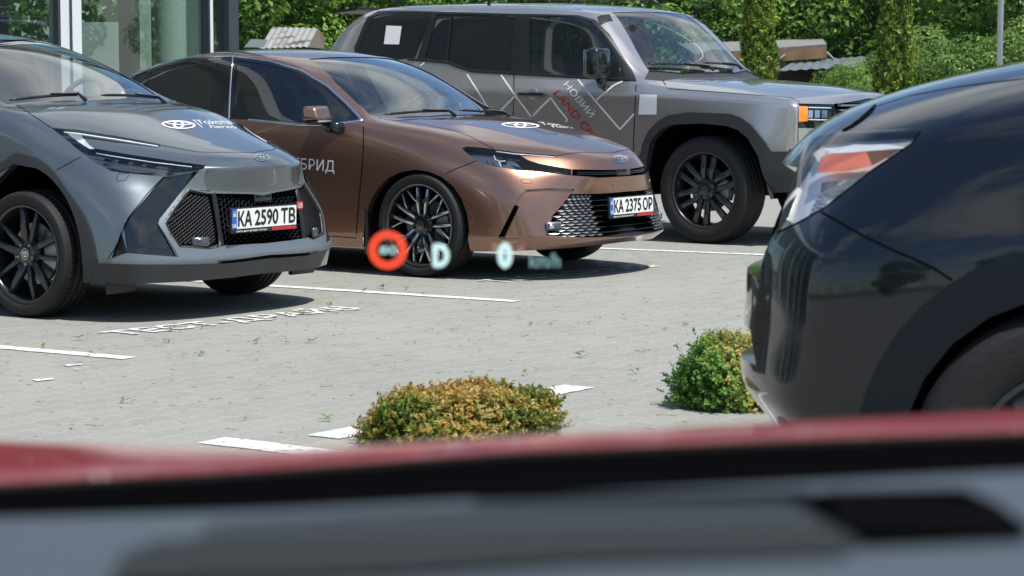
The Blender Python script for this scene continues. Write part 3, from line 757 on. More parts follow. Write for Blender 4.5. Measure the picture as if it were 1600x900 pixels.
wl_ = [(68, 545), (124, 532), (145, 556), (274, 519), (316, 514), (398, 485), (443, 493), (448, 508), (291, 558), (310, 556), (316, 556), (396, 537), (440, 534), (450, 537), (400, 565), (111, 670), (197, 630), (500, 476), (518, 480), (547, 489), (567, 455), (595, 451), (634, 454), (660, 461), (810, 512), (708, 518), (670, 517), (832, 509), (910, 559), (925, 570), (737, 587), (750, 549), (995, 585), (1005, 550), (1015, 549), (1038, 517), (823, 587), (648, 537), (1072, 509), (920, 507), (935, 500), (860, 508), (612, 577), (840, 580), (470, 492), (487, 536), (512, 659), (384, 657), (262, 536)]
C, N, Ux, L, Wd, T = [], [], [], [], [], []
for u, v in wl_:
    p = ground(u, v); k = int(rg.integers(3, 10)); s_ = rg.uniform(.012, .035)
    for _ in range(k):
        th = rg.uniform(0, 6.28); el = rg.uniform(.3, 1.2); ax = np.array([math.cos(th)*math.cos(el), math.sin(th)*math.cos(el), math.sin(el)]); ln = s_*rg.uniform(.7, 1.4)
        C.append(np.array([p.x, p.y, .004])+ax*ln*.6+rg.normal(size=3)*[.008, .008, 0]); Ux.append(ax); N.append(np.array([-ax[0]*.5, -ax[1]*.5, 1.])); L.append(ln); Wd.append(ln*rg.uniform(.2, .4)); T.append(rg.uniform(0, 1))
wd = leaf_mesh('weeds', np.array(C), np.array(N), np.array(Ux), np.array(L), np.array(Wd), np.array(T), leafmat('weed leaves', [(.08, .15, .02), (.15, .28, .04), (.28, .38, .07)])); tag(wd, 'tiny green weeds sprouting from the joints of the grey paving', 'weeds', kind='stuff')
# ------------------------------------------------------------------ box bushes
BL = {'brown': leafmat('box leaves browned', [(.05, .11, .015), (.14, .22, .03), (.32, .28, .05), (.52, .31, .08), (.62, .45, .20)], .45, .3), 'green': leafmat('box leaves green', [(.05, .13, .02), (.12, .27, .04), (.22, .40, .07), (.48, .40, .11), (.62, .45, .20)], .45, .3)}
def box_bush(name, cx, cy, rx, ry, h, ang, mat, label, tonef, seed, n=9000):
    rg = np.random.default_rng(seed); root = thing('box_bush', label, 'bush', (cx, cy, 0), ang)
    # sprig tips over a lumpy cushion
    ns = n//9; u = unit(ns*3, rg); u[:, 2] = np.abs(u[:, 2]); u = u[:ns*3]
    lump = 1+.10*np.sin(u[:, 0]*7+seed)*np.cos(u[:, 1]*6+seed)+.05*rg.normal(size=len(u))+np.where(rg.uniform(size=len(u)) < .03, .10, 0)
    dep = rg.uniform(.72, 1.03, len(u))**.6*lump
    pw = lambda a, e: np.sign(a)*np.abs(a)**e
    P = np.stack([pw(u[:, 0], .85)*rx, pw(u[:, 1], .85)*ry, pw(u[:, 2], .7)*h], 1)*dep[:, None]; P = P[:ns]; u = u[:ns]
    gd = u*np.array([1/rx, 1/ry, 1/h])*rx; gd /= np.linalg.norm(gd, axis=1, keepdims=True); gd += rg.normal(size=gd.shape)*.28+np.array([0, 0, .35]); gd /= np.linalg.norm(gd, axis=1, keepdims=True)
    C, N, Ux, L, Wd, T = [], [], [], [], [], []
    cl = tonef(P, rg)
    for k in range(9):
        th = k*2.4+rg.uniform(0, 1, ns); s_ = .016*(k/8-.6); a = unit(ns, rg); pr = np.cross(gd, a); pr /= np.linalg.norm(pr, axis=1, keepdims=True)
        ax = pr*np.where(k > 6, .5, .9)+gd*rg.uniform(.5, 1.2, (ns, 1)); ax /= np.linalg.norm(ax, axis=1, keepdims=True)
        ln = rg.uniform(.014, .023, ns); C.append(P+gd*(k-5)*.0035+ax*ln[:, None]*.5); N.append(gd+pr*-.5+rg.normal(size=(ns, 3))*.15); Ux.append(ax); L.append(ln); Wd.append(ln*rg.uniform(.45, .6, ns)); T.append(cl+rg.normal(size=ns)*.10)
    C = np.concatenate(C); C[:, 2] = np.maximum(C[:, 2], .004)
    leaf_mesh('foliage', C, np.concatenate(N), np.concatenate(Ux), np.concatenate(L), np.concatenate(Wd), np.concatenate(T), mat, root)
    bm = bmesh.new(); rd = random.Random(seed)
    for k in range(26):
        th = rd.uniform(0, 6.28); q = rd.uniform(.3, .85); tube(bm, [(rd.uniform(-.05, .05), rd.uniform(-.05, .05), 0), (rx*q*.6*math.cos(th), ry*q*.6*math.sin(th), h*.4), (rx*q*math.cos(th), ry*q*math.sin(th), h*.8*(1-.4*q))], [.006, .004, .002], 5)
    bm_obj('stems', bm, simple('bush stems', (.12, .08, .05), .8), root)
    return root
pb = ground(722, 690)
def t1(P, rg): return np.clip(.52+.34*np.sin(P[:, 0]*9+1.5)*np.cos(P[:, 1]*8)+(P[:, 2]-.12)*1.1-P[:, 0]*.25+rg.normal(size=len(P))*.16, 0, 1)
box_bush('b', -.19, 8.62, .42, .27, .168, .96, BL['brown'], 'low clipped box bush turned yellow and brown at the front middle', t1, 3, 36000)
def t2(P, rg): return np.clip(.36+1.6*np.clip(P[:, 0]*1.8+.36+(P[:, 2]-.15)*.8, -.12, .28)+rg.normal(size=len(P))*.14, 0, 1)
box_bush('b', .985, 9.42, .335, .27, .27, 0, BL['green'], 'rounder green box bush with brown tips beside the black car', t2, 8, 34000)
# ------------------------------------------------------------------ showroom
WC = Vector((-2.64, 23.0, 0)); WD = Vector((-.571, -.821, 0)); WN = Vector((.821, -.571, 0))     # corner, direction along the front, outward normal
SM = Matrix.Translation(WC) @ Matrix(((WD.x, -WN.x, 0, 0), (WD.y, -WN.y, 0, 0), (0, 0, 1, 0), (0, 0, 0, 1)))  # local x along the front, y into the building
def build_showroom():
    root = thing('showroom', 'glazed car showroom with white frames and a round white column inside', 'building', (0, 0, 0))
    fr_w = simple('white frame', (.72, .74, .76), .4); fr_d = simple('dark frame', (.045, .055, .065), .4); wallw = simple('showroom white wall', (.62, .66, .64), .6); flo = simple('showroom floor', (.22, .23, .23), .25); dk = simple('showroom dark partition', (.05, .065, .07), .3)
    def bx(name, c, s, mat, par=None, bev=0):
        bm = bmesh.new(); box(bm, c, s, SM, bev=bev); bmesh.ops.recalc_face_normals(bm, faces=bm.faces[:]); return bm_obj(name, bm, mat, par or root, False)
    H_ = 5.2
    bx('floor_slab', (9, 5, .03), (18.2, 10.2, .06), flo); bx('roof', (9, 5, H_+.2), (18.8, 10.8, .4), fr_w)
    bx('back_wall', (11.5, 10, H_/2), (13, .15, H_), wallw); bx('end_wall', (18, 5, H_/2), (.15, 10, H_), wallw)
    gm = glass('showroom glass', (.62, .74, .70), 1.55, .01, 1.5)
    xs = [.05, .38, 2.215, 4.3, 6.4, 8.5, 10.6, 12.7, 14.8, 17.9]; wd = [.10, .075, .28, .12, .12, .12, .12, .12, .12, .2]
    bx('corner_frame', (.06, .06, H_/2), (.14, .16, H_-.01), fr_d)
    for k, (x, w_) in enumerate(zip(xs, wd)):
        if k: bx('window_frame', (x, .05, H_/2), (w_, .12, H_-.02), fr_w)
        if k == 2:
            bx('window_frame', (x+.0, -.012, H_/2), (.02, .03, H_-.04), fr_d); bx('frame_gasket', (x+.15, .0, H_/2), (.03, .06, H_-.04), fr_d)
        if k == 1: bx('frame_gasket', (x+.045, .01, H_/2), (.02, .10, H_-.04), fr_d)
    for a, b, wa, wb in zip(xs, xs[1:], wd, wd[1:]):
        bm = bmesh.new(); f = bm.faces.new([bm.verts.new(SM @ Vector(p)) for p in ((a+wa/2, .04, .1), (b-wb/2, .04, .1), (b-wb/2, .04, H_-.05), (a+wa/2, .04, H_-.05))]); bm_obj('window_pane', bm, gm, root, False)
    # return side of the corner, glazed too
    for y_ in (3.2, 6.5, 9.9): bx('window_frame', (.05, y_, H_/2), (.12, .12, H_-.02), fr_d)
    for a, b in ((.15, 3.1), (3.3, 6.4), (6.6, 9.8)):
        bm = bmesh.new(); bm.faces.new([bm.verts.new(SM @ Vector(p)) for p in ((.05, a, .1), (.05, b, .1), (.05, b, H_-.05), (.05, a, H_-.05))]); bm_obj('window_pane', bm, gm, root, False)
    # inside: column, counter wall, inner partition frames
    bm = bmesh.new(); p = SM.inverted() @ at_depth(266, 60, 24.0); lathe(bm, [(.16, .06), (.16, H_)], 40, SM @ Matrix.Translation((p.x, p.y, 0)), axis='z'); bm_obj('column', bm, wallw, root)
    def inner(u0, u1, v0, v1, Y, mat, name, th=.06):
        a, b = at_depth(u0, v1, Y), at_depth(u1, v0, Y); bm = bmesh.new(); box(bm, ((a.x+b.x)/2, Y, (max(a.z, .06)+b.z)/2), (abs(b.x-a.x), th, b.z-max(a.z, .06))); return bm_obj(name, bm, mat, root, False)
    inner(136, 181, 35, 400, 22.9, wallw, 'counter_wall', .3)
    inner(190, 222, -400, 400, 25.2, fr_d, 'inner_frame'); inner(224, 229, -400, 400, 24.9, wallw, 'inner_frame'); inner(288, 316, -400, 400, 25.5, simple('grey lining', (.25, .29, .27), .5), 'inner_wall')
    inner(-260, 90, 70, 400, 22.0, simple('showroom display wall', (.10, .12, .12), .4), 'display_wall')
build_showroom()
# ------------------------------------------------------------------ greenery beyond the lot
LT = {'mid': leafmat('tree leaves', [(.06, .12, .02), (.14, .26, .04), (.25, .42, .07), (.40, .56, .13)], .45, .5), 'light': leafmat('light tree leaves', [(.08, .15, .03), (.17, .30, .06), (.29, .44, .11), (.42, .54, .18)], .45, .5), 'thuja': leafmat('thuja sprays', [(.03, .065, .008), (.09, .16, .016), (.20, .28, .03), (.34, .41, .07)], .6, .3)}
bark = simple('bark', (.10, .075, .055), .9, bump=.5, bscale=25)
def tree_mesh(seed, h, r, n, leaf, mat, z0=.2, nclump=60):
    rg = np.random.default_rng(seed)
    C, N, Ux, L, Wd, T = [], [], [], [], [], []
    cl = unit(nclump, rg); rad = rg.uniform(.35, 1.0, nclump)**.6; cc = cl*rad[:, None]*np.array([r, r, (h-z0)/2*.92]); cc[:, 2] += (h+z0)/2
    per = n//nclump
    for q in range(nclump):
        rr = r*rg.uniform(.22, .40); u = unit(per, rg); sh = rg.uniform(.55, 1.05, per)**.5
        p = cc[q]+u*rr*sh[:, None]*np.array([1, 1, .75]); a = unit(per, rg); ax = a+np.array([0, 0, -.5]); C.append(p); N.append(u+np.array([0, 0, .6])+rg.normal(size=(per, 3))*.5); Ux.append(ax); ln = leaf*rg.uniform(.7, 1.3, per); L.append(ln); Wd.append(ln*rg.uniform(.45, .65, per)); T.append(np.full(per, rg.uniform(.15, .7))+rg.normal(size=per)*.18)
    return [np.concatenate(k) for k in (C, N, Ux, L, Wd, T)], cc
def make_tree(name, label, cat, x, y, h, r, n, leaf, mat, seed, group, z0=.2, zb=-.6, nclump=60):
    root = thing(name, label, cat, (x, y, zb), 0, group); d, cc = tree_mesh(seed, h, r, n, leaf, mat, z0, nclump)
    leaf_mesh('crown', *d, mat, root); bm = bmesh.new(); rd = random.Random(seed)
    tube(bm, [(0, 0, 0), (.03, .02, h*.25), (-.04, .03, h*.55), (0, 0, h*.85)], [.13*h/6, .10*h/6, .06*h/6, .015], 8)
    for k in range(14):
        c_ = Vector(cc[rd.randrange(len(cc))]); b0 = Vector((0, 0, max(.3, c_.z*.55))); tube(bm, [b0, b0.lerp(c_, .5)+Vector((0, 0, .1)), c_], [.04*h/6, .025*h/6, .008], 5)
    bm_obj('trunk', bm, bark, root); return root
def copy_tree(o, loc, rz, label, sc=1):
    r = o.copy(); COL.objects.link(r); r.location = loc; r.rotation_euler = (0, 0, rz); r.scale = (sc, sc, sc); r['label'] = label
    for ch in o.children:
        k = ch.copy(); COL.objects.link(k); k.parent = r
    return r
g_ = 'leafy trees beyond the parking lot'
def px_at(u, Y): return (u-800)/FPX*Y
tA = make_tree('broadleaf_tree', 'leafy tree directly right of the left conifer, behind the wooden shed', 'tree', px_at(1275, 41), 41, 5.6, 2.1, 21000, .13, LT['mid'], 11, g_)
tB = make_tree('broadleaf_tree', 'pale leafy tree rising behind the windscreen of the tall off-roader', 'tree', px_at(1090, 40), 40, 5.2, 1.9, 21000, .12, LT['light'], 12, g_)
tC = make_tree('broadleaf_tree', 'bushy tree hanging over the corrugated roof by the right conifer', 'tree', px_at(1390, 37.5), 37.5, 4.6, 1.35, 16000, .12, LT['mid'], 13, g_, zb=-.5)
copy_tree(tB, (px_at(1540, 39), 39, -.7), 1.3, 'light green tree behind the metal lamp post at the right edge')
copy_tree(tA, (px_at(1475, 42), 42, -.6), 2.2, 'dark leafy tree between the right conifer and the lamp post')
copy_tree(tA, (px_at(1175, 45), 45, -.6), 4.0, 'leafy tree directly behind the left conifer')
copy_tree(tA, (px_at(455, 43), 43, -.6), 3.1, 'dark tree behind the rusty shed roof beside the showroom')
copy_tree(tC, (px_at(400, 40), 40, -.3), 1.1, 'dark leafy tree touching the showroom corner')
copy_tree(tB, (px_at(540, 42), 42, -.4), 2.7, 'tree behind the rear corner of the tall off-roader')
copy_tree(tA, (px_at(700, 44), 44, -.6), .7, 'tree hidden behind the roof of the tall off-roader, seen through its windows'); copy_tree(tB, (px_at(880, 43), 43, -.6), 5.0, 'tree behind the front of the off-roader roof')
copy_tree(tC, (px_at(1610, 35), 35, -.6), 1.9, 'dark bushy tree at the right edge behind the black car')
for k, (u, Y, sc_, z_, lb) in enumerate([(1250, 29, .26, .10, 'low green shrub at the foot of the grey corrugated shed'), (1330, 28, .28, .12, 'low green shrub right of the grey corrugated shed'), (1352, 30, .36, .1, 'leafy shrub touching the left side of the looser conifer'), (1448, 28.5, .38, 0, 'leafy shrub between the looser conifer and the lamp post'), (1500, 30, .34, 0, 'bright shrub left of the lamp post'), (1590, 28, .4, 0, 'shrub at the right edge under the trees'), (1218, 30, .22, .3, 'small shrub beside the base of the slim clipped conifer')]):
    q = copy_tree((tC, tB)[k % 2], (px_at(u, Y), Y, z_-.1), k*1.7, lb, sc_); q.name = 'shrub'; q['category'] = 'shrub'; q['group'] = 'shrubs in front of the sheds'
# distant wood and the trees round the lot that the paint and the glass mirror
rgw = np.random.default_rng(77); n = 36000
Cw = np.stack([rgw.uniform(-26, 26, n), 58+rgw.normal(size=n)*1.2, rgw.uniform(-.6, 9, n)], 1); Cw[:, 2] *= (.8+.2*np.sin(Cw[:, 0]*.7)+.1*np.sin(Cw[:, 0]*2.1)); Cw[:, 1] += np.sin(Cw[:, 0]*1.7)*.8+np.cos(Cw[:, 2]*1.9+Cw[:, 0])*.7
tw = .35+.3*np.sin(Cw[:, 0]*2.3+np.sin(Cw[:, 2]*2))+rgw.normal(size=n)*.2
wo = leaf_mesh('wood', Cw, unit(n, rgw)+np.array([0, -1.2, .8]), unit(n, rgw), rgw.uniform(.22, .45, n), rgw.uniform(.14, .26, n), tw, LT['light']); tag(wo, 'dense green wood closing off the view behind the sheds', 'woods', kind='stuff')
for k, (x, y, s_) in enumerate([(27, 12, 1.5), (29, 18, 1.3), (26, 24, 1.6), (30, 31, 1.4), (25, 5, 1.3), (-24, -14, 1.5), (-16, -19, 1.3), (-8, -21, 1.6), (1, -22, 1.4), (10, -20, 1.5), (19, -16, 1.3)]):
    copy_tree((tA, tB)[k % 2], (x, y, -.3), k*1.3, 'broad tree outside the picture, mirrored in car paint', s_)['group'] = 'trees mirrored in the car paint'
def conifer(label, u0, u1, Y, h, seed, n=15000):
    rg = np.random.default_rng(seed); w = (u1-u0)/FPX*Y/2; x = px_at((u0+u1)/2, Y); root = thing('conifer', label, 'conifer', (x, Y, 0), 0, 'slim conifers along the edge of the lot')
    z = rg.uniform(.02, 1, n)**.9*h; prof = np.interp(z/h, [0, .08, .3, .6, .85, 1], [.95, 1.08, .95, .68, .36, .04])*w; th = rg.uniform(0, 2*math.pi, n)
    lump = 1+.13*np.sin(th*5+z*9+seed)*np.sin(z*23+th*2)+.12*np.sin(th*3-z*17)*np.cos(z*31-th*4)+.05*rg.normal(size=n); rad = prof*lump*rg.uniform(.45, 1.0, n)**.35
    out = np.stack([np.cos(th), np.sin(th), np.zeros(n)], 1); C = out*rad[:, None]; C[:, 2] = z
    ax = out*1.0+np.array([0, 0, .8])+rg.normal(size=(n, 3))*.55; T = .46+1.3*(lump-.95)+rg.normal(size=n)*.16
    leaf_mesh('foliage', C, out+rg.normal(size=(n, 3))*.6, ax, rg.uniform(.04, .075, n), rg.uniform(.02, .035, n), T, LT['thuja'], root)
    bm = bmesh.new(); tube(bm, [(0, 0, 0), (0, 0, h*.9)], [.05, .01], 8); bm_obj('trunk', bm, bark, root)
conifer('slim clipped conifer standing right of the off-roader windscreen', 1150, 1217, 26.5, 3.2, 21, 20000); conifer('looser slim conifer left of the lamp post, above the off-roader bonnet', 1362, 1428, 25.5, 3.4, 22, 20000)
# ------------------------------------------------------------------ sheds
def mat_corr(name, col, rust=0.):
    m, nt, b = nmat(name); n, l = nt.nodes, nt.links; setp(b, rough=.45, metal=.4); t = n.new('ShaderNodeTexCoord'); w_ = n.new('ShaderNodeTexNoise'); w_.inputs['Scale'].default_value = 2.2; w_.inputs['Detail'].default_value = 8; l.new(t.outputs['Object'], w_.inputs['Vector'])
    r = n.new('ShaderNodeValToRGB'); e = r.color_ramp.elements; e[0].position = .38+.1*rust; e[0].color = (.16, .08, .05, 1) if rust else (col[0]*.7, col[1]*.7, col[2]*.7, 1); e[1].position = .52+.1*rust; e[1].color = tuple(col)+(1,); l.new(w_.outputs[0], r.inputs[0]); l.new(r.outputs[0], b.inputs['Base Color']); return m
def corrugated(bm, a, b, c, d, amp, pitch):
    """sheet between the front edge a-b and the back edge d-c, waves running front to back"""
    a, b, c, d = map(Vector, (a, b, c, d)); n = int((b-a).length/pitch*8); nn = (b-a).cross(d-a).normalized(); prev = None
    for k in range(n+1):
        t = k/n; o = nn*amp*math.sin(2*math.pi*k/8); p, q = bm.verts.new(a.lerp(b, t)+o), bm.verts.new(d.lerp(c, t)+o)
        if prev: bm.faces.new((prev[0], p, q, prev[1]))
        prev = (p, q)
def A_(u, v, Y): return at_depth(u, v, Y)
sh = thing('wooden_shed', 'low dark shed with a felt roof and raw timber fascia behind the left conifer', 'shed', (0, 0, 0))
bm = bmesh.new(); a, b = A_(1085, 84, 34), A_(1292, 69, 33.2); c_, d_ = A_(1285, 60, 37), A_(1060, 68, 37.5)
prism(bm, [a, b, c_, d_], (0, 0, -.05)); bm_obj('roof', bm, simple('roofing felt', (.22, .21, .20), .9, bump=.5, bscale=12, var=.2), sh, False)
bm = bmesh.new(); f1, f2 = a+Vector((0, -.03, -.04)), b+Vector((0, -.03, -.04)); prism(bm, [f1, f2, f2+Vector((0, 0, -.15)), f1+Vector((0, 0, -.15))], (0, .04, 0)); bm_obj('fascia', bm, simple('old timber', (.32, .19, .10), .8, var=.3, bscale=6), sh, False)
bm = bmesh.new(); box(bm, ((a.x+b.x)/2, 35.6, .35), (b.x-a.x-.4, 2.4, 2.0)); bm_obj('wall', bm, simple('dark shed boards', (.05, .04, .035), .9), sh, False)
for k, u in enumerate((1225, 1262, 1288)):
    bm = bmesh.new(); p = A_(u, 92, 33.4); tube(bm, [p+Vector((-.16, 0, -.1)), p+Vector((.05, .05, .08)), p+Vector((.2, 0, -.08))], [.02, .03, .02], 6); bm_obj('scrap_rail', bm, simple('grey scrap', (.25, .24, .24), .6), sh)
s2 = thing('metal_shed', 'low shed with a grey corrugated metal roof between the two conifers', 'shed', (0, 0, 0))
bm = bmesh.new(); corrugated(bm, A_(1214, 111, 31), A_(1362, 103, 30.5), A_(1350, 88, 34), A_(1240, 96, 34), .007, .14); bm_obj('roof', bm, mat_corr('grey sheet metal', (.20, .235, .25)), s2)
bm = bmesh.new(); a, b = A_(1216, 112, 31.2), A_(1358, 105, 30.8); prism(bm, [a, b, Vector((b.x, b.y, -.6)), Vector((a.x, a.y, -.6))], (0, 1.8, 0)); bm_obj('wall', bm, simple('boards darkened as shade', (.03, .022, .018), .9), s2, False)  # wall colour darkened to stand in for shadow under the roof
s3 = thing('rusty_shed', 'old shed with a patchy rusted light metal roof beside the showroom', 'shed', (0, 0, 0))
bm = bmesh.new(); corrugated(bm, A_(405, 76, 35), A_(482, 73, 34), A_(497, 44, 36.5), A_(425, 42, 37), .008, .16); bm_obj('roof', bm, mat_corr('weathered sheet metal', (.46, .46, .43), -.6), s3)
bm = bmesh.new(); a, b = A_(404, 77, 35.1), A_(500, 70, 34.6); prism(bm, [a, b, Vector((b.x, b.y, -.6)), Vector((a.x, a.y, -.6))], (0, 1.5, 0)); bm_obj('wall', bm, simple('shed boards', (.07, .06, .05), .9), s3, False)
bm = bmesh.new(); prism(bm, [A_(482, 74, 33.9), A_(497, 44, 36.4), A_(508, 60, 36.4), A_(506, 76, 34)], (0, .03, 0)); bm_obj('gable', bm, simple('gable boards', (.10, .08, .06), .9), s3, False)
bm = bmesh.new(); corrugated(bm, A_(381, 74, 33), A_(412, 74, 33), A_(419, 62, 34), A_(392, 61, 34), .002, .3); prism(bm, [A_(383, 76, 33.1), A_(412, 76, 33.1), A_(412, 190, 33.1), A_(383, 190, 33.1)], (0, .3, 0)); tag(bm_obj('cabinet', bm, simple('dark sheet', (.12, .13, .14), .5), None, False), 'small dark sheet metal cabinet between the showroom and the rusted roof', 'cabinet')
# lamp post, utility pole with wires
lp = thing('lamp_post', 'plain galvanised metal lamp post at the right edge above the black car', 'lamp post', (px_at(1558.5, 24.5), 24.5, 0))
bm = bmesh.new(); tube(bm, [(0, 0, 0), (0, 0, 3), (0, 0, 7.2)], [.034, .030, .026], 16); bm_obj('post', bm, simple('galvanised steel', (.48, .52, .55), .4, metal=.5), lp)
bm = bmesh.new(); tube(bm, [(0, 0, 7.1), (0, -.5, 7.3), (0, -.9, 7.35)], .025, 8); bm_obj('arm', bm, simple('galvanised steel arm', (.48, .52, .55), .4, metal=.5), lp)
bm = bmesh.new(); box(bm, (0, -1.1, 7.36), (.22, .5, .1), bev=.03); bm_obj('lamp_head', bm, simple('lamp housing', (.3, .32, .33), .4), lp)
up = thing('utility_pole', 'thin wooden utility pole with white insulators among the treetops', 'utility pole', (px_at(1305, 38.5), 38.5, -.6))
bm = bmesh.new(); tube(bm, [(0, 0, 0), (0, 0, 4)], [.05, .04], 8); tube(bm, [(-.5, 0, 3.0), (.5, 0, 3.03)], .025, 6); bm_obj('pole', bm, simple('weathered pole', (.13, .08, .06), .9), up)
for dx, dz in ((-.10, 2.80), (.06, 2.83), (-.35, 3.07), (.35, 3.09)):
    bm = bmesh.new(); lathe(bm, [(.012, dz-.05), (.04, dz-.03), (.03, dz), (.045, dz+.03), (.02, dz+.07)], 12, Matrix.Translation((dx, -.05, 0)), axis='z'); bm_obj('insulator', bm, M['plate_white'], up)
for k, (dz, dx) in enumerate(((2.86, -.1), (3.13, .35))):
    bm = bmesh.new(); P0 = Vector((px_at(1305, 38.5)+dx, 38.4, dz-.6)); P1_ = Vector((-12, 46, 3.1+k*.4)); pts = [P0.lerp(P1_, t/24)-Vector((0, 0, .9*math.sin(math.pi*t/24))) for t in range(25)]; tube(bm, pts, .006, 5); o = bm_obj('power_cable', bm, M['trim_black']); tag(o, ['lower', 'upper'][k]+' of the two thin cables leaving the utility pole', 'cable', 'cables on the utility pole')
# ------------------------------------------------------------------ our own car, seen from behind its windscreen
def build_own():
    root = thing('red_car', 'our own red car seen from inside: dashboard, black cowl, red bonnet, windscreen', 'car', (0, 0, 0))
    def sheet(name, rows, mat, solid=0, n=60):
        """rows: list of (Y, [(u, v)...]) measured edges at a real distance, joined to one smooth surface"""
        V = []; us = np.linspace(-700, 2300, n)
        for Y, pts, dz in rows:
            xs = [p[0] for p in pts]; ys = [p[1] for p in pts]
            for u in us: q = at_depth(u, float(np.interp(u, xs, ys)), Y); V.append((q.x, q.y, q.z+dz))
        F = [(r*n+k, r*n+k+1, (r+1)*n+k+1, (r+1)*n+k) for r in range(len(rows)-1) for k in range(n-1)]
        o = py_obj(name, V, F, mat, root, True); md = o.modifiers.new('s', 'SUBSURF'); md.levels = 1; md.render_levels = 2; return o
    r1 = [(-700, 790), (0, 752), (400, 730), (800, 701), (1200, 684), (1600, 671), (2300, 650)]
    r3 = [(-700, 640), (-300, 655), (0, 676), (150, 683), (300, 694), (450, 706), (560, 704), (640, 694), (800, 680), (1200, 658), (1600, 634), (2300, 600)]
    r2 = [(a, (b*.5+float(np.interp(a, [p[0] for p in r3], [p[1] for p in r3]))*.5)) for a, b in r1]
    r2 = [(-700, 770), (0, 728), (400, 708), (800, 681), (1200, 663), (1600, 647), (2300, 620)]
    sheet('bonnet', [(1.172, r1, -.001), (1.18, r1, 0), (1.27, r2, .0), (1.50, [(a, (b+float(np.interp(a, [p[0] for p in r3], [p[1] for p in r3])))/2) for a, b in r2], 0), (1.75, r3, 0), (1.95, r3, -.03), (2.2, r3, -.14), (2.3, r3, -.5)], M['paint_red'])
    c1 = [(-700, 822), (0, 797), (400, 786), (800, 766), (1200, 743), (1600, 722), (2300, 698)]
    sheet('cowl', [(1.165, r1, -.004), (1.16, r1, -.05), (1.02, c1, -.06), (.96, c1, -.02)], M['void'])
    dsh = simple('blue grey dashboard vinyl', (.055, .070, .086), .6, bump=.3, bscale=300)
    d1 = [(-700, 817), (0, 793), (400, 782), (800, 760), (1200, 738), (1600, 717), (2300, 692)]
    sheet('dashboard', [(.965, d1, -.06), (.955, d1, -.008), (.93, d1, .0), (.75, [(-700, 940), (0, 900), (2300, 870)], 0), (.55, [(-700, 1100), (2300, 1060)], 0), (.45, [(-700, 1300), (2300, 1300)], -.1)], dsh)
    ro = bpy.data.objects['dashboard' if 'dashboard' in bpy.data.objects else 'dashboard']
    def inset(name, poly, mat, lift, base=.93):
        # polygon laid on a gently rising plane just above the dash surface
        P = []
        for u, v in poly:
            v0 = float(np.interp(u, [p[0] for p in d1], [p[1] for p in d1])); v1 = float(np.interp(u, [-700, 0, 2300], [940, 900, 870])); Y = float(np.interp(v, [v0, v1, v1+180], [.93, .75, .55])); P.append(at_depth(u, v, Y)+Vector((0, 0, lift)))
        bm = bmesh.new(); f = bm.faces.new([bm.verts.new(p) for p in P]); bmesh.ops.solidify(bm, geom=[f], thickness=.003); bm_obj(name, bm, mat, root, False)
    inset('display_cover', [(170, 930), (190, 885), (250, 862), (600, 852), (1310, 838), (1345, 862), (1322, 884), (900, 893), (600, 915)], simple('dark display cover', (.042, .044, .043), .6), .004)
    inset('tray_rim', [(300, 862), (330, 832), (700, 806), (1285, 790), (1315, 838), (600, 853)], simple('grey tray rim', (.055, .065, .072), .6), .0035)
    inset('display_opening_shade', [(1235, 796), (1300, 786), (1505, 783), (1555, 806), (1615, 850), (1600, 860), (1350, 869), (1310, 843)], M['void'], .005)  # flat black sheet on the dash, painting the darkness of the recess
    inset('tray_gap_shade', [(740, 800), (1000, 793), (1262, 787), (1262, 798), (1000, 803), (740, 808)], M['void'], .0052)  # black strip painted as the shade along the tray edge
    # windscreen of our car
    gm = glass('own windscreen glass', (.96, .975, .965), 1.45, .0, .12)
    nx, ny = 14, 8; V = []; F = []
    for j in range(ny+1):
        for i in range(nx+1):
            x = -.80+2.3*i/nx; t = j/ny; bow = -.10*((x-.35)/1.15)**2; V.append((x, 1.14+bow-.80*t, 1.16-.0+.44*t+.03*math.sin(math.pi*t)+(x-.35)*0))
    for j in range(ny):
        for i in range(nx): a = j*(nx+1)+i; F.append((a, a+1, a+nx+2, a+nx+1))
    py_obj('windscreen', V, F, gm, root, True)
build_own()
def own_side():
    root = bpy.data.objects['red_car']
    class D: pass
    d = D(); d.root = root; V = []; F = []; pr = [(1.24, .28), (1.29, .45), (1.30, .65), (1.27, .82), (1.20, .93), (1.08, .97), (.95, 1.0)]; ys = np.linspace(.4, 2.5, 22)
    for y in ys:
        for x, z in pr: V.append((x-.12*max(0, (y-2.1)/.4)**2, y, z if abs(y-1.55) > .42 else max(z, .36+math.sqrt(.42**2-(y-1.55)**2)*(1 if z < .78 else .9))))
    n = len(pr); F = [((a+1)*n+k, (a+1)*n+k+1, a*n+k+1, a*n+k) for a in range(21) for k in range(n-1)]
    py_obj('right_wing', V, F, M['paint_red'], root, True)
    bm = bmesh.new(); vs = [bm.verts.new(p) for p in ((-.45, 2.45, .84), (1.15, 2.45, .84), (1.15, 2.6, .6), (-.45, 2.6, .62), (-.45, 2.6, .25), (1.15, 2.6, .25))]; bm.faces.new((vs[0], vs[1], vs[2], vs[3])); bm.faces.new((vs[3], vs[2], vs[5], vs[4])); bm_obj('front_bumper', bm, M['paint_red'], root, False)
    w = Car.wheel(d, 1.24, 1.55, .35, .26, .23, 'a'); w.rotation_euler = (0, 0, -math.pi/2); w.location = (1.26, 1.55, .35)
own_side()
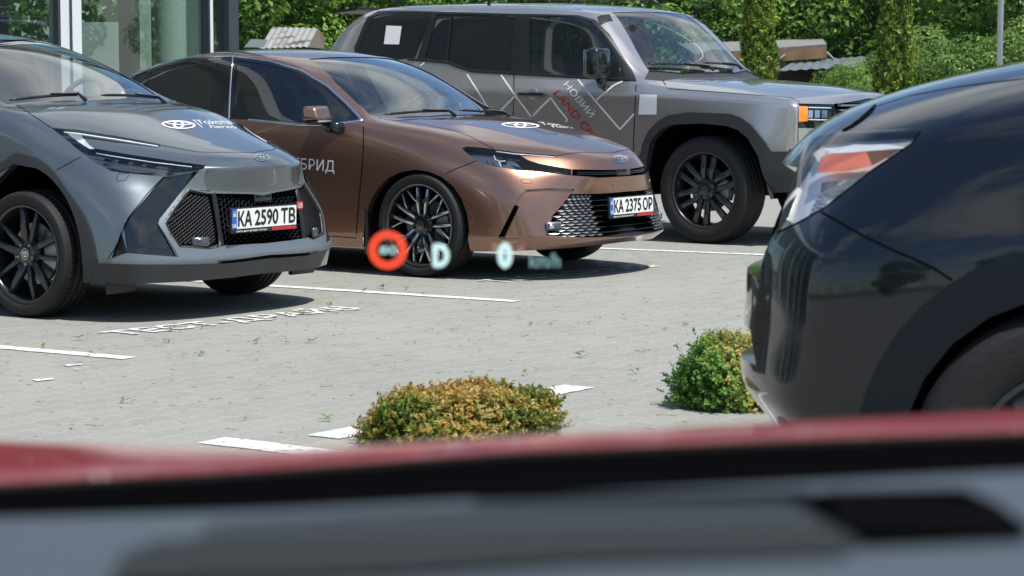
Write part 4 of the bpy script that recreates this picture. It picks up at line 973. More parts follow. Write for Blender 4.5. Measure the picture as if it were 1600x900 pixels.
# ------------------------------------------------------------------ head-up display: its image hangs three metres ahead
def emis(name, col, st, op):
    m, nt, b = nmat(name); n, l = nt.nodes, nt.links; n.remove(b); e = n.new('ShaderNodeEmission'); e.inputs[0].default_value = tuple(col)+(1,); e.inputs[1].default_value = st
    t = n.new('ShaderNodeBsdfTransparent'); mx_ = n.new('ShaderNodeMixShader'); mx_.inputs[0].default_value = op; l.new(t.outputs[0], mx_.inputs[1]); l.new(e.outputs[0], mx_.inputs[2]); l.new(mx_.outputs[0], n['Material Output'].inputs[0]); return m
def build_hud():
    Y = 3.1; root = thing('head_up_display', 'glowing head-up display: red ring, D, 0 and km/h hovering before the bronze sedan', 'head-up display', (px_at(740, Y), Y, at_depth(740, 400, Y).z))
    inv = -Vector(root.location)
    def P(u, v): return at_depth(u, v, Y)+inv
    def poly(name, V, F, mat):
        o = py_obj(name, V, F, mat, root); return o
    n = 48; V = []; F = []
    for r_ in (30.5, 17.5): V += [P(606+r_*math.cos(2*math.pi*k/n), 390.5+r_*math.sin(2*math.pi*k/n)) for k in range(n)]
    F = [(k, (k+1) % n, n+(k+1) % n, n+k) for k in range(n)]; poly('speed_limit_ring', V, F, emis('display red', (.95, .09, .045), .95, .86))
    pale = emis('display pale', (.62, .86, .88), .92, .85); dim = emis('display dim', (.30, .52, .52), .6, .5)
    def txt(s_, u0, v1, u1, v0, mat, name, bold=0):
        V2, F2 = norm_text(s_); V = []; F = []
        for k, o_ in enumerate([(-bold, 0), (bold, 0), (0, -bold), (0, bold)] if bold else [(0, 0)]):
            b0 = len(V); V += [P(u0+(u1-u0)*x+o_[0], v1+(v0-v1)*y+o_[1])+Vector((0, k*.0005, 0)) for x, y in V2]; F += [tuple(i+b0 for i in f) for f in F2]
        poly(name, V, F, mat)
    txt('80', 593, 397, 620, 385, emis('display limit', (.55, .78, .8), .75, .6), 'speed_limit_digits', .8)
    txt('D', 678, 416, 700, 383, pale, 'gear_letter', 2.6); txt('0', 780, 417, 798, 381, pale, 'speed_digit', 3.2); txt('km/h', 828, 418, 875, 396, dim, 'speed_unit', .9)
    V = []; m_ = 20
    for k in range(m_+1):
        a = math.pi*(1.0+.0*k)+0; t = k/m_; u = 935+80*t; v = 412-22*math.sin(math.pi*t)
        V += [P(u, v-3), P(u+1, v+3)]
    poly('gauge_arc', V, [(2*k, 2*k+1, 2*k+3, 2*k+2) for k in range(m_)], emis('display faint', (.25, .5, .5), .4, .16))
build_hud()
# ------------------------------------------------------------------ bronze sedan
def build_sedan():
    c = Car('sedan', 'bronze brown sedan with machined alloy wheels parked between the grey crossover and the tall estate', 'car', (-.0773, 15.9093), .96371-math.pi/2)
    fr = [1, .80, .52, .24, 0]
    rows = [
     {'side': [(.60, .80, .185), (.42, .85, .175), (-.5, .86, .165), (-2.6, .86, .18), (-3.3, .84, .23), (-3.72, .74, .30)], 'front': [(0, .97, .215), (.3, .965, .21), (.6, .92, .205), (.85, .78, .195)], 'rear': [(0, -3.92, .32), (.6, -3.86, .31)]},
     {'side': [(.66, .85, .265), (.42, .905, .25), (0, .90, .25), (-.5, .895, .24), (-1.5, .89, .24), (-2.3, .90, .26), (-3.3, .88, .30), (-3.76, .78, .38)], 'front': [(0, 1.055, .262), (.3, 1.05, .26), (.6, 1.0, .262), (.85, .85, .262)], 'rear': [(0, -3.98, .42), (.6, -3.92, .40)]},
     {'side': [(.67, .845, .40), (.42, .912, .40), (0, .92, .42), (-.5, .90, .42), (-1.5, .885, .44), (-2.3, .91, .46), (-3.3, .89, .48), (-3.78, .78, .55)], 'front': [(0, .99, .40), (.3, .985, .40), (.6, .93, .40), (.85, .80, .40)], 'rear': [(0, -3.99, .58), (.6, -3.93, .56)]},
     {'side': [(.63, .845, .56), (.42, .905, .57), (0, .925, .60), (-.5, .91, .60), (-1.5, .90, .62), (-2.3, .915, .66), (-3.3, .89, .68), (-3.76, .77, .74)], 'front': [(0, .965, .54), (.3, .965, .54), (.6, .90, .55), (.85, .76, .555)], 'rear': [(0, -3.96, .78), (.6, -3.90, .76)]},
     {'side': [(.53, .83, .695), (.30, .885, .72), (0, .91, .76), (-.5, .912, .79), (-1.5, .905, .81), (-2.3, .915, .84), (-3.3, .88, .86), (-3.74, .75, .90)], 'front': [(0, .985, .655), (.3, .98, .655), (.6, .885, .665), (.85, .67, .68)], 'rear': [(0, -3.93, .93), (.6, -3.88, .92)]},
     {'side': [(.42, .80, .775), (.22, .84, .85), (0, .868, .885), (-.5, .885, .91), (-1.5, .893, .92), (-2.3, .885, .95), (-3.3, .83, .97), (-3.72, .73, .99)], 'front': [(0, .945, .73), (.3, .93, .735), (.6, .82, .75), (.85, .58, .765)], 'rear': [(0, -3.93, 1.02), (.6, -3.88, 1.01)]},
     {'side': [(.36, .745, .85), (.2, .765, .905), (-.1, .795, .955), (-.45, .845, .975), (-.7, .872, .972), (-1.25, .876, .972), (-1.75, .872, .978), (-2.25, .85, 1.0), (-2.7, .82, 1.03), (-3.3, .76, 1.06), (-3.68, .68, 1.06)], 'front': [(0, .875, .80), (.3, .86, .805), (.6, .76, .82), (.85, .52, .84)], 'rear': [(0, -3.86, 1.10), (.6, -3.80, 1.09)]},
    ]
    xs = [.18, -.1, -.45, -.68, -.98, -1.28, -1.75, -2.25, -2.7, -3.2, -3.5]
    tops = [  # (station, x, y, z)
     [(.18, .20, .60, .915), (-.1, -.1, .645, .968), (-.45, -.46, .745, .997), (-.68, -.70, .745, 1.085), (-.98, -.98, .705, 1.250), (-1.28, -1.28, .682, 1.372), (-1.75, -1.75, .672, 1.418), (-2.25, -2.25, .672, 1.395), (-2.7, -2.7, .68, 1.285), (-3.2, -3.15, .70, 1.10), (-3.5, -3.5, .64, 1.075)],
     [(.18, .22, .42, .942), (-.1, -.08, .45, .990), (-.45, -.42, .55, 1.005), (-.68, -.64, .625, 1.088), (-.98, -.93, .595, 1.262), (-1.28, -1.25, .565, 1.402), (-1.75, -1.75, .545, 1.448), (-2.25, -2.25, .545, 1.432), (-2.7, -2.7, .56, 1.335), (-3.2, -3.18, .56, 1.13), (-3.5, -3.5, .5, 1.085)],
     [(.18, .24, .21, .938), (-.1, -.05, .23, .995), (-.45, -.36, .30, 1.012), (-.68, -.57, .33, 1.09), (-.98, -.86, .32, 1.268), (-1.28, -1.20, .30, 1.425), (-1.75, -1.75, .29, 1.470), (-2.25, -2.25, .29, 1.457), (-2.7, -2.7, .29, 1.365), (-3.2, -3.2, .29, 1.15), (-3.5, -3.5, .26, 1.09)],
     [(.18, .25, 0, .938), (-.1, -.04, 0, .998), (-.45, -.33, 0, 1.015), (-.68, -.54, 0, 1.09), (-.98, -.83, 0, 1.268), (-1.28, -1.18, 0, 1.432), (-1.75, -1.75, 0, 1.476), (-2.25, -2.25, 0, 1.463), (-2.7, -2.7, 0, 1.372), (-3.2, -3.2, 0, 1.155), (-3.5, -3.5, 0, 1.092)],
    ]
    cr = [('row', 6, .55, 3, 11), ('row', 1, .5, 0, 12), ('frow', 1, .7, 0, 4), ('frow', 4, .35, 0, 4), ('st', 3, .7, 1, 4), ('frow', 0, .6, 0, 4), ('top', 1, .35, 3, 10), ('top', 2, .25, 4, 8), ('top', 2, .7, 0, 3)]
    c.shell(dict(xs=xs, rows=rows, tops=tops, fr=fr, creases=cr))
    # windows
    surround = [(566, 188), (541, 161), (511, 134), (471, 110), (420, 95), (365, 88), (300, 90), (250, 98.5), (207, 113), (-2.78, -.74, 1.20), (-2.72, -.82, 1.06), (-2.3, -.85, 1.0), (-1.8, -.87, .988), (388, 187), (430, 191), (470, 195), (515, 194)]
    side = (0, -1, .25)
    c.cut('surround', surround, side)
    c.cut('front_window', [(557, 186), (536, 162), (508, 138), (470, 115), (420, 101), (371, 94), (366, 130), (364, 183), (388, 184), (430, 188), (470, 191.5), (515, 190.5)], side, only=('surround',))
    c.cut('rear_window', [(339, 94), (300, 96.5), (255, 104), (237, 110), (-2.50, -.80, 1.07), (-2.28, -.85, 1.02), (-1.82, -.87, 1.0)], side, only=('surround',))
    c.cut('quarter_window', [(231, 111), (213, 118), (-2.70, -.78, 1.12), (-2.56, -.80, 1.07)], side, only=('surround',))
    ws = [('c', 696, 180), (-.36, -.30, 1.02), (-.42, -.50, 1.012), (592, 186), (564, 166), (524, 129), (482, 92), (500, 91), (-1.22, -.3, 1.42), (-1.185, 0, 1.43)]
    c.cut('windscreen', ws, (.6, 0, .8), sym=True)
    c.cut('cowl', [(-.30, 0, 1.0), (-.33, -.3, 1.0), (-.39, -.5, 1.0), (-.47, -.66, .98), (-.50, -.72, 1.0), (-.56, -.68, 1.03), (592, 185), (-.42, -.50, 1.03), (-.36, -.30, 1.03), (-.34, 0, 1.03)], (.2, 0, 1), sym=True)
    c.cut('rear_screen', [(-2.62, 0, 1.4), (-2.62, -.5, 1.37), (-3.10, -.60, 1.15), (-3.15, 0, 1.18)], (-.4, 0, .9), sym=True)
    # lamps, grilles
    lampd = (.75, -.6, .3)
    lamp = [(721.4, 231.4), (729, 229), (745, 230), (772, 233), (808, 238), (868, 242.6), (870, 245.3), (840, 244.5), (814, 243.5), (826, 250.5), (844, 256), (871, 261), (893, 264.5), (893, 274.3), (880, 273), (808, 265.6), (774, 260.6), (756, 257), (743, 251.6), (727, 237)]
    c.cut('lamp', lamp, lampd)
    c.cut('upper_grille', [('c', 976, 265), (938, 265.3), (893.5, 264.5), (893.5, 274.3), (936, 277.5), ('c', 976, 275.6)], (1, 0, 0), sym=True)
    g = [('c', 974, 299.5), (938.5, 302.5), (891, 303), (878, 320), (864, 336), (855, 365), (855, 367.5), (902, 371), ('c', 974, 368.5)]
    c.cut('grille', g, (1, 0, .0), sym=True, dmin=-.2)
    slit = [(804, 320), (811, 322.5), (788, 371), (778.5, 371)]
    c.cut('slit', slit, (.6, -.8, 0))
    c.cut('pocket', [(898, 295.5), (857, 294), (822, 296.5), (811, 308), (806, 319.5), (779, 371.5), (786, 373.5), (844, 372), (855, 368.6), (855, 365), (864, 336), (878, 320), (891, 303)], (.75, -.65, 0))
    arch = [(735, 391), (733.5, 360), (730, 335), (722, 312), (709, 292), (691, 277), (670, 268), (648, 265), (625, 269), (605, 279), (590, 295), (578, 316), (571, 340), (568, 365), (568, 386)]
    A = c.cut('arch', arch+[(-.44, -.9, .05), (.45, -.9, .05)], side, reach=.4)[:len(arch)]
    A2 = [Vector((p.x-2.825, p.y, p.z)) for p in A]
    c.cut('arch', [tuple(p) for p in A2]+[(-3.27, -.9, .05), (-2.38, -.9, .05)], side, reach=.4)
    c.wells([A, A2], lip='paint_bronze')
    # arch lips: return edges
    # panels
    door = [(568, 190), (568, 215), (567, 250), (562, 300), (556, 372), (520, 369), (-.95, -.9, .225), (-1.70, -.9, .225), (-1.74, -.9, .5), (-1.76, -.9, 1.0), (-1.2, -.9, 1.1)]
    c.cut('front_door', door, (0, -1, .15))
    c.cut('rear_door', [(-1.76, -.9, 1.0), (-1.74, -.9, .5), (-1.70, -.9, .225), (-2.35, -.9, .235), (-2.42, -.9, .5), (-2.6, -.9, .75), (-2.72, -.85, 1.1)], (0, -1, .15))
    hs = [('c', 955, 237.5), (898, 238), (870, 244.5)]
    hood = [(('c', 955, 237.5)), (898, 238.5), (870, 243.5), (808, 237.6), (772, 232.5), (756, 225), (735, 213), (705, 203), (660, 194), (620, 188), (-.44, -.66, 1.0), (-.37, -.5, 1.0), (-.31, -.3, 1.0), (-.28, 0, 1.0)]
    c.cut('bonnet', hood, (.35, 0, .9), sym=True)
    # make parts
    c.pair('front_window', 'front_door_window', M['glass_side'], off=-.004); c.pair('rear_window', 'rear_door_window', M['glass_dark'], off=-.004); c.pair('quarter_window', 'quarter_window', M['glass_dark'], off=-.004)
    c.pair('surround', 'window_surround', M['gloss_black'])
    c.part(['windscreen'], 'windscreen', M['glass_ws'], off=-.004); c.part(['rear_screen'], 'rear_window', M['glass_dark'], off=-.004)
    c.part(['cowl'], 'windscreen_cowl', M['trim_black'], off=-.012, wall=0)
    c.pair('front_door', 'front_door', M['paint_bronze']); c.pair('rear_door', 'rear_door', M['paint_bronze']); c.part(['bonnet'], 'bonnet', M['paint_bronze'])
    for i, hl in enumerate(c.pair('lamp', 'headlight', [M['lamp_dark'], M['gloss_black']], off=-.05, wall=1)):
        pid = 'lamp'+('#2' if i else '')
        c.part([pid], 'lamp_cover', M['glass_lamp'], off=.0, parent=hl)
        def lampbit(poly, mat, name, off=-.02, w=None, tk=0):
            D = [c.P1(p) for p in poly]; D = [p+c.nrm(p)*off for p in D]
            if i: D = [mirv(p) for p in D]
            bm = bmesh.new()
            if w: tube(bm, D, w, 6)
            else:
                vs = [bm.verts.new(p) for p in D]; bm.faces.new(vs)
                bmesh.ops.solidify(bm, geom=bm.faces[:], thickness=.006)
            bm_obj(name, bm, mat, hl)
        lampbit([(775, 235.6), (808, 240), (867, 244.2)], M['drl'], 'light_guide', -.006, .0045)
        lampbit([(772, 241), (774, 247), (781, 250), (790, 249)], M['drl'], 'light_guide', -.015, .004)
        lampbit([(780, 251), (783, 259)], M['drl'], 'light_guide', -.015, .004)
        lampbit([(758, 244), (765, 255), (761, 252)], M['reflector'], 'lamp_reflector', -.02)
        lampbit([(784, 240), (793, 241), (794, 247), (786, 247.5)], M['reflector'], 'lamp_projector', -.03)
        lampbit([(800, 246), (822, 252), (840, 258), (860, 263), (845, 265), (818, 261)], M['gloss_black'], 'lamp_inner_bezel', -.018)
        lampbit([(865, 265), (880, 268), (889, 269), (886, 272), (870, 270)], M['satin_silver'], 'lamp_reflector', -.02)
    ug = c.part(['upper_grille'], 'upper_grille', [M['void'], M['gloss_black']], off=-.045, wall=1)
    for u0 in (268.0, 271.2):
        c.band('upper_grille_slat', [(902, u0), (938, u0+.6), ('c', 976, u0+.4)], .006, M['gloss_black'], .004, lift=-.012)
    D = [c.on(970+x, y, 0, .975) for x, y in ((-17, 265.5), (17, 265.5), (17, 276), (-17, 276))]
    bm = bmesh.new(); box(bm, (.955, 0, .664), (.03, .16, .045), bev=.006); bm_obj('camera_panel', bm, M['gloss_black'], c.root)
    # main grille: recessed dark bay, bars and the wavy mesh on either side
    gr = c.part(['grille'], 'grille_bay', [M['void'], M['trim_black']], off=-.09, wall=1)
    bars = bmesh.new()
    Gc = [c.P1(p) for p in g]; z0, z1 = .272, .535
    def gx(y, z):
        p = c.bvh.ray_cast(Vector((3, y, z)), Vector((-1, 0, 0)))[0]; return p.x if p is not None else .9
    def gw(z):
        L = lerp_line([(c.P1(q).z, abs(c.P1(q).y)) for q in g[2:7]], z); return L[1]
    def bar(bm, pts, w, th=.012, tilt=.0):
        """horizontal blade following the front"""
        rg = []
        for x, y, z in pts: rg.append([bm.verts.new(q) for q in ((x+.004, y, z), (x-.012, y, z+w/2), (x-.035, y, z), (x-.012, y, z-w/2))])
        for a, b in zip(rg, rg[1:]):
            for k in range(4): bm.faces.new((a[k], a[(k+1) % 4], b[(k+1) % 4], b[k]))
    nr = 8
    for r_ in range(nr):
        z = z0+.018+(z1-z0-.03)*r_/(nr-1); w_ = gw(z)-.012; ys = np.linspace(-w_, w_, 61); pts = []
        for y in ys: pts.append((gx(y, z)-.012, y, z+(.003)))
        bar(bars, pts, .008)
    bm_obj('grille_bars', bars, M['rim_dark'], c.root, False)
    for sgn in (1, -1):
        mesh = bmesh.new()
        for r_ in range(15):
            z = z0+.012+(z1-z0-.02)*r_/14; wo = gw(z)-.01; wi = .34
            n = 5; stag = r_ % 2
            for k in range(n+1):
                cy = wi+(wo-wi)*(k+(.5 if stag else 0))/n
                if cy > wo-.01 or cy < wi: continue
                fade = .5+.5*(cy-wi)/(wo-wi)
                L_, H_ = (wo-wi)/n*.50, .0085*(.6+.4*fade)
                x = gx(cy*sgn, z)-.006
                xa = gx((cy-L_)*sgn, z)-.012; xb = gx((cy+L_)*sgn, z)-.012
                P = [(xa, (cy-L_)*sgn, z), (x, cy*sgn, z+H_), (xb, (cy+L_)*sgn, z), (x, cy*sgn, z-H_)]
                vs = [mesh.verts.new(p) for p in P]; vb = [mesh.verts.new((p[0]-.02, p[1], p[2]-.004)) for p in P]
                mesh.faces.new(vs)
                for q in range(4): mesh.faces.new((vs[q], vs[(q+1) % 4], vb[(q+1) % 4], vb[q]))
        bmesh.ops.recalc_face_normals(mesh, faces=mesh.faces[:]); bm_obj('grille_mesh', mesh, M['satin_silver'], c.root, False)
    for sgn in (-1, 1):  # fog lamps
        p = c.on(879, 351, 1, -.60) if sgn < 0 else None
        if sgn < 0: base = Vector((gx(-.64, .345), -.64, .345))
        b_ = base if sgn < 0 else mirv(base)
        bm = bmesh.new(); m_ = Matrix.Translation(b_) @ Matrix.Rotation(sgn*.55, 4, 'Z'); box(bm, (-.008, 0, 0), (.03, .105, .055), m_, bev=.013); fl = bm_obj('fog_lamp', bm, M['frame_grey'], c.root)
        bm = bmesh.new(); box(bm, (.002, 0, 0), (.02, .088, .042), m_, bev=.008); bm_obj('fog_lamp_bezel', bm, M['lamp_dark'], fl)
        bm = bmesh.new(); box(bm, (.009, -sgn*-.02, 0), (.012, .034, .030), m_, bev=.006); bm_obj('fog_lamp_lens', bm, M['reflector'], fl)
    c.pair('pocket', 'bumper_corner', [M['paint_bronze'], M['paint_bronze']], off=-.014, wall=1); c.pair('slit', 'bumper_air_slot', [M['void'], M['gloss_black']], off=-.05, wall=1)
    c.plate(.985+.045, .452, -.03, 'КА 2375 ОР')
    c.logo([(957.5, 254.5), (979.5, 255.5), (979.5, 243.5), (957, 243)], M['chrome'], lift=.004)
    # bumper crease lines, seams
    c.gap([(743, 251.6), (728, 258), (712, 264), (697, 271)])
    c.gap([(568, 190), (568, 215), (567, 250), (562, 300), (556, 372)], .007)
    c.gap([(556, 372), (520, 369), (-.95, -.9, .225), (-1.7, -.9, .225)]); c.gap([(-1.70, -.9, .225), (-1.74, -.9, .5), (-1.76, -.88, .975)])
    c.gap([(620, 188), (660, 194), (705, 203), (735, 213), (756, 225), (772, 232.5)]); c.gap([(870, 243.5), (898, 238.5), ('c', 955, 237.5)], .005)
    c.gap([(813.5, 281), (818, 279.5), (830, 281), (832, 285), (827, 287), (817, 286), (813.5, 281)], .0022)
    # bright window trim
    c.band('window_trim', [(388, 187), (430, 191), (470, 195), (515, 194), (566, 188), (541, 161), (511, 134), (471, 110), (420, 95), (365, 88), (300, 90), (250, 98.5), (207, 113)], .016, M['chrome'], .004, step=5)
    c.band('window_trim', [(364, 89), (361.5, 110), (359, 150), (357.5, 186)], .012, M['chrome'], .003)
    c.wiper((-.37, -.1, 1.03), (600, 183)); c.wiper((-.37, .55, 1.03), (-.37, .05, 1.05))
    # mirrors
    for sgn in (-1, 1):
        m0 = c.on(495, 176, 1, -.985)
        if sgn > 0: m0 = mirv(m0)+Vector((-.20, -.05, 0))
        m_ = Matrix.Translation(m0) @ Matrix.Rotation(sgn*-.20, 4, 'Z')
        bm = bmesh.new(); P = [(-.05, -.125, -.05), (-.05, .125, -.055), (.075, .10, -.05), (.07, -.10, -.045), (-.05, -.115, .045), (-.05, .11, .05), (.04, .09, .045), (.035, -.085, .035)]
        vs = [bm.verts.new(m_ @ Vector((p[0], p[1]*(1 if sgn < 0 else -1), p[2]))) for p in P]
        for f in ((0, 1, 5, 4), (1, 2, 6, 5), (2, 3, 7, 6), (3, 0, 4, 7), (4, 5, 6, 7), (3, 2, 1, 0)): bm.faces.new([vs[k] for k in f])
        bmesh.ops.recalc_face_normals(bm, faces=bm.faces[:])
        bmesh.ops.bevel(bm, geom=bm.edges[:], offset=.028, segments=4, affect='EDGES', profile=.6)
        mo = bm_obj('wing_mirror', bm, M['paint_bronze'], c.root)
        bm = bmesh.new(); box(bm, (.01, 0, -.062), (.10, .20, .025), m_, bev=.01); bm_obj('mirror_trim', bm, M['gloss_black'], mo)
        bm = bmesh.new(); box(bm, (.065, -.02*sgn*-1, -.056), (.02, .16, .014), m_, bev=.005); bm_obj('mirror_indicator', bm, M['lamp_lens_clear'], mo)
        bm = bmesh.new(); a = m0+Vector((0, -sgn*.05, -.06)); b = Vector((m0.x+.10, sgn*.885, .935))
        vs = [bm.verts.new(p) for p in (a+Vector((-.035, 0, 0)), a+Vector((.035, 0, 0)), a+Vector((.035, -sgn*.05, 0)), a+Vector((-.035, -sgn*.05, 0)), b+Vector((-.10, 0, -.035)), b+Vector((.06, 0, -.035)), b+Vector((.05, -sgn*.03, .05)), b+Vector((-.09, -sgn*.03, .05)))]
        for f in ((0, 1, 2, 3), (4, 5, 6, 7), (0, 1, 5, 4), (1, 2, 6, 5), (2, 3, 7, 6), (3, 0, 4, 7)): bm.faces.new([vs[k] for k in f])
        bmesh.ops.recalc_face_normals(bm, faces=bm.faces[:]); bmesh.ops.bevel(bm, geom=bm.edges[:], offset=.012, segments=2, affect='EDGES'); bm_obj('mirror_foot', bm, M['gloss_black'], mo)
    # lettering and bonnet sign
    V2, F2 = norm_text('ГІБРИД'); c.decal('door_lettering', V2, F2, [(450, 267), (522.5, 272), (523, 251), (451, 245.5)], M['white_paint'], lift=.002)
    c.logo([(782, 198.5), (843, 201.5), (843, 192.5), (785, 190)], M['white_paint'], name='bonnet_emblem_film')
    V2, F2 = norm_text('Тойота'); c.decal('bonnet_lettering', V2, F2, [(848, 195.5), (905, 197.5), (895, 193.5), (841, 190.5)], M['white_paint'])
    V2, F2 = norm_text('Легко'); c.decal('bonnet_lettering', V2, F2, [(864, 199.3), (912, 201.3), (904, 198.2), (858, 196.2)], M['white_paint'])
    for (x, y) in ((958.6, 288), (1015, 283)):
        p = c.P1((x, y)); bm = bmesh.new(); bmesh.ops.create_cone(bm, cap_ends=True, segments=16, radius1=.011, radius2=.010, depth=.006, matrix=Matrix.Translation(p) @ c.nrm(p).to_track_quat('Z', 'Y').to_matrix().to_4x4()); bm_obj('parking_sensor', bm, M['paint_bronze'], c.root)
    for x in (0, -2.825):
        for sg in (-1, 1): c.wheel(x, sg*.905, .335, .262, .235, 'b')
    # mud flap
    for sg in (-1, 1):
        bm = bmesh.new(); box(bm, (-.43, sg*.82, .30), (.02, .17, .34), Matrix.Rotation(-.0, 4, 'Y'), bev=.006); bm_obj('mud_flap', bm, M['trim_black'], c.root)
    c.cabin(-.45, -3.0, .80, .30, (-.72, .93), [(-1.45, -.38), (-1.45, .38), (-2.35, -.38), (-2.35, .38)], (-.98, .98), None)
    bm = bmesh.new(); box(bm, (-1.5, 0, .25), (4.3, 1.35, .06)); bm_obj('underbody', bm, M['underbody'], c.root, False)
    c.finish(M['paint_bronze'])
    return c
# ------------------------------------------------------------------ grey crossover
def hexgrid(c, bm, poly_yz, rx, rz, w, depth, xoff, gxf):
    """honeycomb of thin walls filling a region of the front; poly_yz in (y, z)"""
    ys = [p[0] for p in poly_yz]; zs = [p[1] for p in poly_yz]; row = 0; z = min(zs)
    while z < max(zs)+rz:
        y = min(ys)+(rx if row % 2 else 0)
        while y < max(ys)+rx:
            if in_poly(y, z, poly_yz):
                P = [(y-rx*.95, z), (y-rx*.5, z+rz*.95), (y+rx*.5, z+rz*.95), (y+rx*.95, z), (y+rx*.5, z-rz*.95), (y-rx*.5, z-rz*.95)]
                Q = [(y+(a-y)*(1-w), z+(b-z)*(1-w*1.3)) for a, b in P]
                x = gxf(y, z)-xoff
                vo = [bm.verts.new((x-(.004), a, b)) for a, b in P]; vi = [bm.verts.new((x, a, b)) for a, b in Q]; vb = [bm.verts.new((x-depth, a, b)) for a, b in Q]
                for k in range(6):
                    bm.faces.new((vo[k], vo[(k+1) % 6], vi[(k+1) % 6], vi[k])); bm.faces.new((vi[k], vi[(k+1) % 6], vb[(k+1) % 6], vb[k]))
            y += rx*2
        z += rz; row += 1
def build_crossover():
    c = Car('crossover', 'steel grey crossover with black wheel arch cladding and honeycomb grille at the left edge', 'car', (-2.0862, 13.4402), .95199-math.pi/2)
    fr = [1, .82, .55, .27, 0]
    rows = [
     {'side': [(.68, .83, .215), (.40, .87, .20), (-.5, .86, .20), (-2.4, .86, .21), (-3.0, .82, .27), (-3.2, .75, .32)], 'front': [(0, .90, .225), (.3, .90, .22), (.6, .86, .215), (.85, .77, .215)], 'rear': [(0, -3.38, .34), (.6, -3.34, .33)]},
     {'side': [(.68, .865, .325), (.42, .90, .33), (0, .90, .33), (-.5, .885, .33), (-1.5, .88, .33), (-2.4, .90, .34), (-3.0, .87, .40), (-3.22, .78, .44)], 'front': [(0, .95, .335), (.3, .95, .33), (.6, .90, .325), (.85, .79, .325)], 'rear': [(0, -3.42, .46), (.6, -3.38, .45)]},
     {'side': [(.67, .86, .40), (.42, .90, .42), (0, .905, .44), (-.5, .885, .43), (-1.5, .87, .44), (-2.4, .905, .48), (-3.0, .87, .54), (-3.22, .78, .58)], 'front': [(0, .93, .385), (.3, .93, .385), (.6, .885, .39), (.85, .78, .395)], 'rear': [(0, -3.42, .62), (.6, -3.38, .6)]},
     {'side': [(.60, .855, .55), (.38, .895, .58), (0, .91, .60), (-.5, .895, .60), (-1.5, .875, .62), (-2.4, .91, .66), (-3.0, .87, .70), (-3.2, .77, .74)], 'front': [(0, .915, .53), (.3, .91, .53), (.6, .865, .535), (.85, .73, .54)], 'rear': [(0, -3.38, .78), (.6, -3.34, .76)]},
     {'side': [(.50, .835, .70), (.30, .875, .74), (0, .905, .78), (-.5, .905, .80), (-1.5, .885, .82), (-2.4, .905, .88), (-3.0, .85, .92), (-3.18, .75, .94)], 'front': [(0, .905, .68), (.3, .895, .68), (.6, .80, .69), (.85, .63, .70)], 'rear': [(0, -3.36, .98), (.6, -3.32, .97)]},
     {'side': [(.34, .81, .835), (.18, .845, .90), (0, .868, .94), (-.5, .885, .98), (-1.5, .875, 1.0), (-2.4, .86, 1.05), (-3.0, .79, 1.06), (-3.2, .72, 1.06)], 'front': [(0, .958, .80), (.3, .942, .80), (.6, .80, .81), (.85, .54, .825)], 'rear': [(0, -3.42, 1.08), (.6, -3.36, 1.08)]},
     {'side': [(.22, .765, .945), (.05, .78, 1.015), (-.15, .80, 1.085), (-.38, .82, 1.12), (-.7, .845, 1.12), (-1.4, .84, 1.13), (-2.0, .81, 1.17), (-2.5, .77, 1.22), (-3.0, .70, 1.22), (-3.15, .66, 1.22)], 'front': [(0, .90, .862), (.3, .875, .865), (.6, .66, .885), (.85, .37, .92)], 'rear': [(0, -3.30, 1.28), (.6, -3.26, 1.26)]},
    ]
    xs = [.05, -.15, -.38, -.62, -.92, -1.25, -1.75, -2.25, -2.7, -3.0]
    tops = [
     [(.05, .10, .60, 1.03), (-.15, -.13, .64, 1.095), (-.38, -.42, .72, 1.125), (-.62, -.66, .735, 1.22), (-.92, -.97, .70, 1.355), (-1.25, -1.30, .66, 1.465), (-1.75, -1.75, .64, 1.525), (-2.25, -2.25, .62, 1.51), (-2.7, -2.7, .60, 1.43), (-3.0, -3.02, .58, 1.31)],
     [(.05, .18, .42, 1.035), (-.15, -.09, .45, 1.115), (-.38, -.36, .56, 1.13), (-.62, -.60, .63, 1.225), (-.92, -.91, .60, 1.37), (-1.25, -1.25, .55, 1.495), (-1.75, -1.75, .52, 1.555), (-2.25, -2.25, .50, 1.54), (-2.7, -2.7, .48, 1.455), (-3.0, -3.04, .46, 1.33)],
     [(.05, .22, .21, 1.03), (-.15, -.05, .23, 1.12), (-.38, -.31, .30, 1.14), (-.62, -.54, .33, 1.23), (-.92, -.85, .32, 1.38), (-1.25, -1.20, .29, 1.515), (-1.75, -1.75, .27, 1.575), (-2.25, -2.25, .26, 1.56), (-2.7, -2.7, .25, 1.475), (-3.0, -3.05, .24, 1.34)],
     [(.05, .24, 0, 1.03), (-.15, -.03, 0, 1.12), (-.38, -.29, 0, 1.145), (-.62, -.52, 0, 1.23), (-.92, -.83, 0, 1.38), (-1.25, -1.18, 0, 1.52), (-1.75, -1.75, 0, 1.58), (-2.25, -2.25, 0, 1.565), (-2.7, -2.7, 0, 1.48), (-3.0, -3.05, 0, 1.345)],
    ]
    cr = [('row', 6, .5, 3, 10), ('frow', 5, 2.2, 0, 4), ('frow', 6, .3, 0, 4), ('frow', 1, .7, 0, 4), ('frow', 4, .5, 0, 4), ('frow', 2, .5, 0, 4), ('st', 3, .7, 1, 4), ('row', 1, .5, 0, 12), ('row', 5, .5, 0, 2), ('top', 1, .35, 3, 10)]
    c.shell(dict(xs=xs, rows=rows, tops=tops, fr=fr, creases=cr))
    side = (0, -1, .25)
    arch_f = [(132, 438), (131, 419), (128, 385), (121, 350), (109, 318), (91, 290), (67, 268), (37, 257), (3, 257)]
    Af = c.PL(spline(arch_f, 3)); ctr = Vector((0, -.9, .36)); top = Af[-1]
    back = [Vector((-p.x, p.y, p.z)) for p in Af if p.x > .17][::-1]
